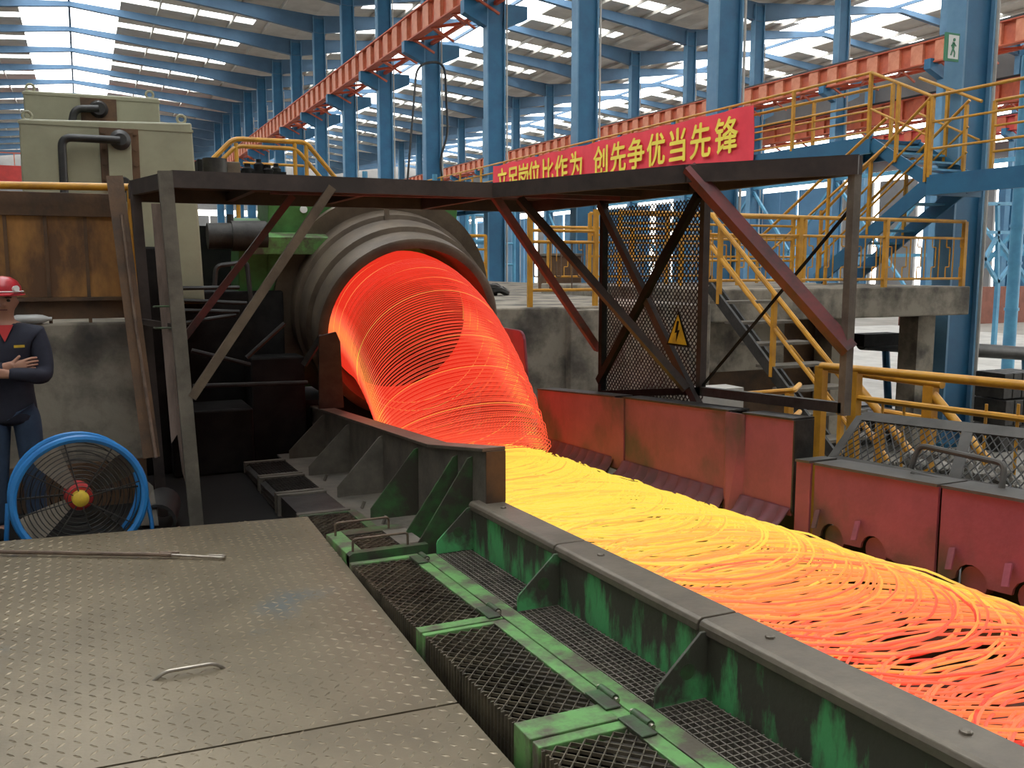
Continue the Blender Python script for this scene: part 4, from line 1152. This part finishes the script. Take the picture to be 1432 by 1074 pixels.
# near-side walkway on the right: yellow rails, posts, small stairs, mesh guard
RXX = 4.6
def r4(px, py, x=RXX): return at(px, py, x=x)
t = thing('walkway_railing', 'thick yellow handrail beside the conveyor, right of the canopy screen', 'railing', (RXX, 5, -.3))
a, b, e = r4(1149, 512), r4(1432, 539), r4(1640, 559)
part_tube('top_rail', 'yellow', t, [a, b, e], .028, 10)
part_tube('mid_rail', 'yellow', t, [r4(1196, 556), r4(1432, 586), r4(1640, 612)], .02, 8)
part_bar('post', 'yellow', t, a, V((a.x, a.y, -.3)), .075, .05)
q = r4(1197, 516); part_bar('post', 'yellow', t, q, V((q.x, q.y, -.3)), .075, .05)
for px in (1235, 1265, 1380, 1425):
    q = r4(px, 560); q2 = r4(px, 548)
    part_tube('baluster', 'yellow', t, [V((RXX, q.y, r4(px, 565).z)), V((RXX, q.y, -.3))], .009, 6)
part_tube('bottom_rail', 'yellow', t, [V((RXX, a.y, 0)), V((RXX, e.y, 0))], .018, 8)
t = thing('walkway_stair_rail', 'yellow rail with bent end and sloping handrails behind the mesh guard', 'railing', (5.2, 5, -.8))
X2 = 5.1
part_tube('top_rail', 'yellow', t, [r4(1150, 515, X2), r4(1318, 538, X2)], .028, 10)
q = r4(1302, 540, X2); part_bar('post', 'yellow', t, q, V((q.x, q.y, -.8)), .08, .06)
part_tube('handrail', 'yellow', t, [r4(1298, 543, X2), r4(1345, 600, X2), r4(1400, 668, X2)], .03, 10)
part_tube('handrail', 'yellow', t, [r4(1192, 530, X2), r4(1230, 577, X2), r4(1290, 655, X2)], .03, 10)
part_tube('mid_rail', 'yellow', t, [r4(1205, 590, X2), r4(1245, 650, X2)], .022, 8)
part_tube('mid_rail', 'yellow', t, [r4(1235, 575, X2), r4(1310, 588, X2)], .02, 8)
q = r4(1232, 580, X2); part_bar('post', 'yellow', t, q, V((q.x, q.y, -.8)), .05, .05)
t = thing('pit_stair', 'yellow-railed stair going down behind the open bay of the canopy screen', 'stairs', (6, 7, -1.2))
X3 = 6.4
for dx in (0, .8):
    a, b = at(995, 300, x=X3+dx), at(1190, 545, x=X3+dx)
    part_tube('handrail', 'yellow', t, [a, b], .026, 8)
    part_tube('mid_rail', 'yellow', t, [a-V((0, 0, .35)), b-V((0, 0, .35))], .02, 8)
    part_bar('stringer', 'dark', t, a-V((0, 0, .8)), b-V((0, 0, .8)), .03, .12)
    for f in (.08, .5, .95):
        q = a+(b-a)*f; part_bar('post', 'yellow', t, q-V((0, 0, .85)), q, .045, .045)
a, b = at(995, 300, x=X3), at(1190, 545, x=X3)
for i in range(8):
    q = a+(b-a)*((i+.5)/8)-V((0, 0, .85)); part_box('tread', 'dust', t, (X3, q.y-.12, q.z-.03), (X3+.8, q.y+.12, q.z))
t = thing('lower_railing', 'low yellow railing stub in front of the concrete pier', 'railing', (5, 6.5, -.6))
for py in (552, 590): 
    part_tube('rail', 'yellow', t, bend([at(1030, py, x=5.0), at(1110, py-6, x=5.0), at(1118, py-14, x=5.3)], .05), .022, 8)
q = at(1104, 550, x=5.0); part_bar('post', 'yellow', t, q, V((q.x, q.y, -.8)), .05, .05)
wk = sroot('floor_walkway', (4.6, 5, -.3))
part_box('walkway_plate', 'dark', wk, (3.95, 1.0, -.36), (5.3, 6.6, -.3))
part_box('walkway_beam', 'dark', wk, (3.95, 1.0, -.6), (4.05, 6.6, -.36))
# tilted mesh guard on the low wall
g0, g1 = at(1164, 640, x=3.80), at(1470, 697, x=3.80)
h0, h1 = at(1204, 582, x=4.12), at(1470, 611, x=4.12)
t = thing('mesh_guard', 'tilted grey mesh guard panel with flat frame behind the low red wall', 'guard', tuple(g0))
nn = (g1-g0).cross(h0-g0).normalized()
for a, b, w in ((g0, h0, .055), (h0, h1, .075), (g0, g1, .04), (g0+(g1-g0)*.62, h0+(h1-h0)*.62, .06), (g1, h1, .06)):
    part_bar('frame_bar', 'guardgrey', t, a, b, w, .012, up=nn)
m = MB(); nu, nv = 26, 5
for i in range(nu):
    for j in range(nv):
        P = lambda u, v: (g0+(g1-g0)*u)*(1-v)+(h0+(h1-h0)*u)*v
        for a, b in (((i, j+.5), (i+.5, j)), ((i, j+.5), (i+.5, j+1)), ((i+.5, j), (i+1, j+.5)), ((i+.5, j+1), (i+1, j+.5))):
            m.bar(P(a[0]/nu, a[1]/nv), P(b[0]/nu, b[1]/nv), .006, .004, up=nn)
stuff(m.build('wire_mesh', 'dark', t))
q = g0+(g1-g0)*.62
part_tube('handle', 'guardgrey', t, bend([q+V((-.05, .22, .02)), q+V((-.02, .20, .14)), q+V((-.02, -.28, .14)), q+V((-.06, -.30, .0)), q+V((-.06, .2, .0))], .04), .014, 8)
m = MB()
for i in range(60):
    f = random.random(); p = g0+(g1-g0)*(.2+.8*f)+V((random.uniform(.10, .36), 0, random.uniform(-.03, .05)))
    s = random.uniform(.015, .05)
    m.lathe([(-s, .0001), (-s*.6, s*random.uniform(.6, 1)), (s*.5, s*random.uniform(.6, 1.1)), (s, .0001)], p, (random.gauss(0, 1), random.gauss(0, 1), random.gauss(0, 1)), 6)
o = tag(stuff(m.build('scale_rubble', 'rubble')), 'pale scale rubble heaped behind the mesh guard', 'rubble')
part = struct(MB().prism([(3.80, 1.0, .52), (3.80, 3.6, .42), (3.80, 3.6, .36), (3.80, 1, .46)], (.45, 0, 0)).build('trim_5', 'dark'))
# pipes and stores beyond
t = thing('black_main_pipe', 'thick black pipe crossing low behind the blue column', 'pipe', tuple(at(1215, 480, y=11.2)))
a, b = at(1205, 479, y=11.2), at(1500, 499, y=11.2)
part_tube('pipe', 'pipe', t, [a, b], .12, 16)
for f in (.1, .75): 
    q = a+(b-a)*f; part_tube('support', 'blue', t, [q, V((q.x+.3, 11.3, -1.2))], .06, 8)
part_box('valve_box', 'black', t, a+V((-.1, -.15, -.05)), a+V((.7, .15, .14)))
t = thing('light_blue_pipe', 'vertical light blue pipe with clamps at the frame edge', 'pipe', tuple(at(1412, 470, y=14)))
q = at(1412, 470, y=14)
part_tube('pipe', 'lightblue', t, [V((q.x, 14, -1.2)), V((q.x, 14, 6))], .13, 14)
for z in (.6, 1.6, 2.4, 3.4): MB().lathe([(0, .13), (0, .15), (.06, .15), (.06, .13)], (q.x, 14, z), (0, 0, 1), 14).build('clamp', 'lightblue', t, smooth=True)
t = thing('blue_lattice', 'light blue lattice frame standing beyond the slab balustrade', 'frame', tuple(at(1400, 400, y=20)))
P = lambda px, py: at(px, py, y=20)
for a, b in (((1358, 285), (1440, 285)), ((1358, 325), (1440, 325)), ((1358, 285), (1358, 400)), ((1395, 285), (1395, 400)), ((1358, 330), (1395, 395)), ((1395, 395), (1440, 335)), ((1358, 395), (1395, 330)), ((1380, 285), (1358, 315)), ((1440, 395), (1395, 335))):
    part_bar('strut', 'lightblue', t, P(*a), P(*b), .1, .1)
for x in (1358, 1395): q = P(x, 400); part_bar('leg', 'lightblue', t, q, V((q.x, 20, -1.2)), .12, .12)
for i, (px, w, h, y, lb) in enumerate(((1235, .9, .35, 10.6, 'long dark steel stack low between the piers and the blue column'), (1330, 1.4, .6, 10.8, 'dark steel stack behind the blue column foot'), (1425, .8, .8, 9.4, 'dark stack of steel blocks at the frame edge below the pipe'))):
    q = at(px, 600, y=y); t = thing('steel_stack', lb, 'steel stack', (q.x, y, -1.2))
    for k in range(3):
        for j in range(4):
            z = -1.2+k*h/2
            part_box('block', 'dark', t, (q.x-w/2+j*w/4+.01, y-.05*(k % 2), z+.01), (q.x-w/2+(j+1)*w/4-.01, y+.5, z+h/2-.01), bevel=.01)
# bright hanging pieces and pipe frames far across the shed
for i in range(6):
    x = 14.5+i*1.6; y = 24+i*2.2
    t = thing('blue_pipe_rack', 'slim blue pipe rack standing on the shed floor beyond the low platform', 'frame', (x, y, -1.2), 'blue pipe frames')
    for dx in (0, 2.4): part_tube('post', 'lightblue', t, [(x+dx-6, y+6, -1.2), (x+dx-6, y+6, 4.6)], .09, 8)
    for z in (1.6, 2.6, 3.9): part_tube('rail', 'lightblue', t, [(x-6, y+6, z), (x-3.6, y+6, z)], .06, 8)


# ================================================================ THE WORKER
PX, PY, PZ = -.475, 6.86, -.22
t = thing('person', 'person in red hard hat and dark navy jacket standing with arms crossed', 'person', (PX, PY, PZ))
def skin(name, m, verts, edges, rad, sub=2):
    me = bpy.data.meshes.new(name); me.from_pydata(verts, edges, []); me.materials.append(M[m])
    o = bpy.data.objects.new(name, me); COL.objects.link(o); o.parent = t
    sk = o.modifiers.new('skin', 'SKIN'); sk.use_smooth_shade = True
    for i, r in enumerate(rad):
        sv = me.skin_vertices[0].data[i]; sv.radius = r if isinstance(r, tuple) else (r, r); sv.use_root = (i == 0)
    sb = o.modifiers.new('sub', 'SUBSURF'); sb.levels = sub; sb.render_levels = sub
    return o
class G:
    def __init__(s): s.v = []; s.e = []; s.r = []
    def add(s, p, r, par=None):
        s.v.append(p); s.r.append(r); i = len(s.v)-1
        if par is not None: s.e.append((par, i))
        return i
    def chain(s, par, items):
        for p, r in items: par = s.add(p, r, par)
        return par
g = G()
pel = g.add((0, 0, .92), (.10, .08))
ch = g.chain(pel, [((0, 0, 1.08), (.12, .09)), ((0, -.01, 1.27), (.14, .10)), ((0, 0, 1.40), (.10, .075))])
hd = g.chain(ch, [((0, .0, 1.46), .052), ((0, -.012, 1.52), .060), ((0, -.02, 1.58), (.074, .086)), ((0, -.01, 1.66), (.074, .088))])
g.chain(hd-1, [((.0, -.098, 1.572), .016), ((.0, -.117, 1.562), .012)])
for sx in (1, -1):
    g.chain(hd-1, [((sx*.076, 0, 1.58), .016), ((sx*.084, .008, 1.585), .013)])
    el = g.chain(ch, [((sx*.17, 0, 1.37), .055), ((sx*.205, -.03, 1.22), .045), ((sx*.215, -.06, 1.08), .040)])
    z = 1.12 if sx > 0 else 1.16; yf = -.215 if sx > 0 else -.175
    wr_ = g.chain(el, [((sx*.10, yf+.01, z), .034), ((-sx*.03, yf, z+.015), .027)])
    pm = g.chain(wr_, [((-sx*.085, yf-.005, z+.025), (.022, .036))])
    for k in range(4):
        dz = .030-.020*k; ln = (.062, .07, .066, .05)[k]
        g.chain(pm, [((-sx*.115, yf-.002, z+.025+dz), .0095), ((-sx*(.115+ln*.55), yf+.012, z+.03+dz*1.1), .0088), ((-sx*(.115+ln), yf+.045, z+.03+dz*1.1), .0078)])
    g.chain(wr_, [((-sx*.055, yf-.012, z+.055), .011), ((-sx*.085, yf-.014, z+.085), .0095)])
    lg = g.chain(pel, [((sx*.095, 0, .84), .068), ((sx*.105, -.01, .48), .058), ((sx*.11, .02, .10), .042), ((sx*.115, -.02, .05), .042), ((sx*.125, -.13, .035), .034)])
skin('body', 'skin', g.v, g.e, g.r)
j = G()
pel = j.add((0, 0, .76), (.17, .13)); pel = j.add((0, 0, .86), (.175, .135), pel)
ch = j.chain(pel, [((0, 0, .98), (.155, .12)), ((0, 0, 1.12), (.15, .115)), ((0, -.01, 1.28), (.165, .125)), ((0, 0, 1.39), (.12, .09)), ((0, .004, 1.455), (.075, .066))])
for sx in (1, -1):
    z = 1.12 if sx > 0 else 1.16; yf = -.215 if sx > 0 else -.175
    j.chain(ch-1, [((sx*.175, 0, 1.365), .075), ((sx*.205, -.03, 1.22), .072), ((sx*.215, -.06, 1.085), .068), ((sx*.11, yf+.012, z), .052), ((sx*.005, yf, z+.012), .042)])
skin('jacket', 'navy', j.v, j.e, j.r)
j = G()
pel = j.add((0, 0, .96), (.12, .095))
for sx in (1, -1):
    j.chain(pel, [((sx*.09, 0, .82), (.095, .098)), ((sx*.105, -.01, .48), .077), ((sx*.11, .015, .20), .07), ((sx*.11, .015, .09), .068)])
skin('trousers', 'jeans', j.v, j.e, j.r)
for sx in (1, -1):
    j = G(); a = j.add((sx*.11+0, .045, .055), (.045, .05)); j.chain(a, [((sx*.115, -.02, .05), (.048, .05)), ((sx*.125, -.12, .042), (.047, .042)), ((sx*.128, -.165, .036), (.035, .034))])
    skin('boot', 'black', j.v, j.e, j.r)
O = V((PX, PY, PZ))
MB().lathe([(0, .128), (-.004, .130), (.004, .112), (.05, .106), (.085, .085), (.108, .05), (.116, .0001)], O+V((0, -.012, 1.632)), (0, -.05, 1), 28).build('hard_hat', 'helmet', t, smooth=True)
hat = [c for c in t.children if c.name.startswith('hard_hat')][0]
MB().prism([O+V((-.07, -.12, 1.634)), O+V((.07, -.12, 1.634)), O+V((.045, -.165, 1.622)), O+V((-.045, -.165, 1.622))], (0, 0, .008)).build('peak', 'helmet', hat, smooth=True)
MB().tube([O+V((.117*math.cos(a), -.012+.117*math.sin(a), 1.647)) for a in [2*math.pi*k/28 for k in range(28)]], .005, 5, closed=True).build('stripe', 'white', hat, smooth=True)
MB().lathe([(0, .0001), (0, .018), (.03, .02), (.03, .0001)], O+V((.07, -.09, 1.665)), (.5, -.8, .1), 12).build('cap_lamp', 'white', hat, smooth=True)
MB().lathe([(-.045, .088), (.03, .094), (.05, .09)], O+V((0, .012, 1.60)), (0, 0, 1), 20, math.radians(75), math.radians(285)).build('hair', 'hair', t, smooth=True)
for sx in (1, -1):
    MB().lathe([(-.012, .0001), (-.006, .009), (.006, .009), (.012, .0001)], O+V((sx*.034, -.098, 1.592)), (1, 0, 0), 8).build('eye', 'hair', t, smooth=True)
    MB().bar(O+V((sx*.018, -.105, 1.610)), O+V((sx*.052, -.096, 1.611)), .008, .006).build('eyebrow', 'hair', t)
MB().bar(O+V((-.024, -.093, 1.532)), O+V((.024, -.093, 1.532)), .008, .007).build('mouth', 'redbrace', t)
MB().prism([O+V((-.05, -.092, 1.435)), O+V((.05, -.092, 1.435)), O+V((0, -.135, 1.33))], (0, .02, 0)).build('shirt_front', 'redcloth', t)
MB().bar(O+V((.05, -.148, 1.30)), O+V((.11, -.135, 1.30)), .006, .016, up=(0, 0, 1)).build('chest_badge', 'signyellow', t)
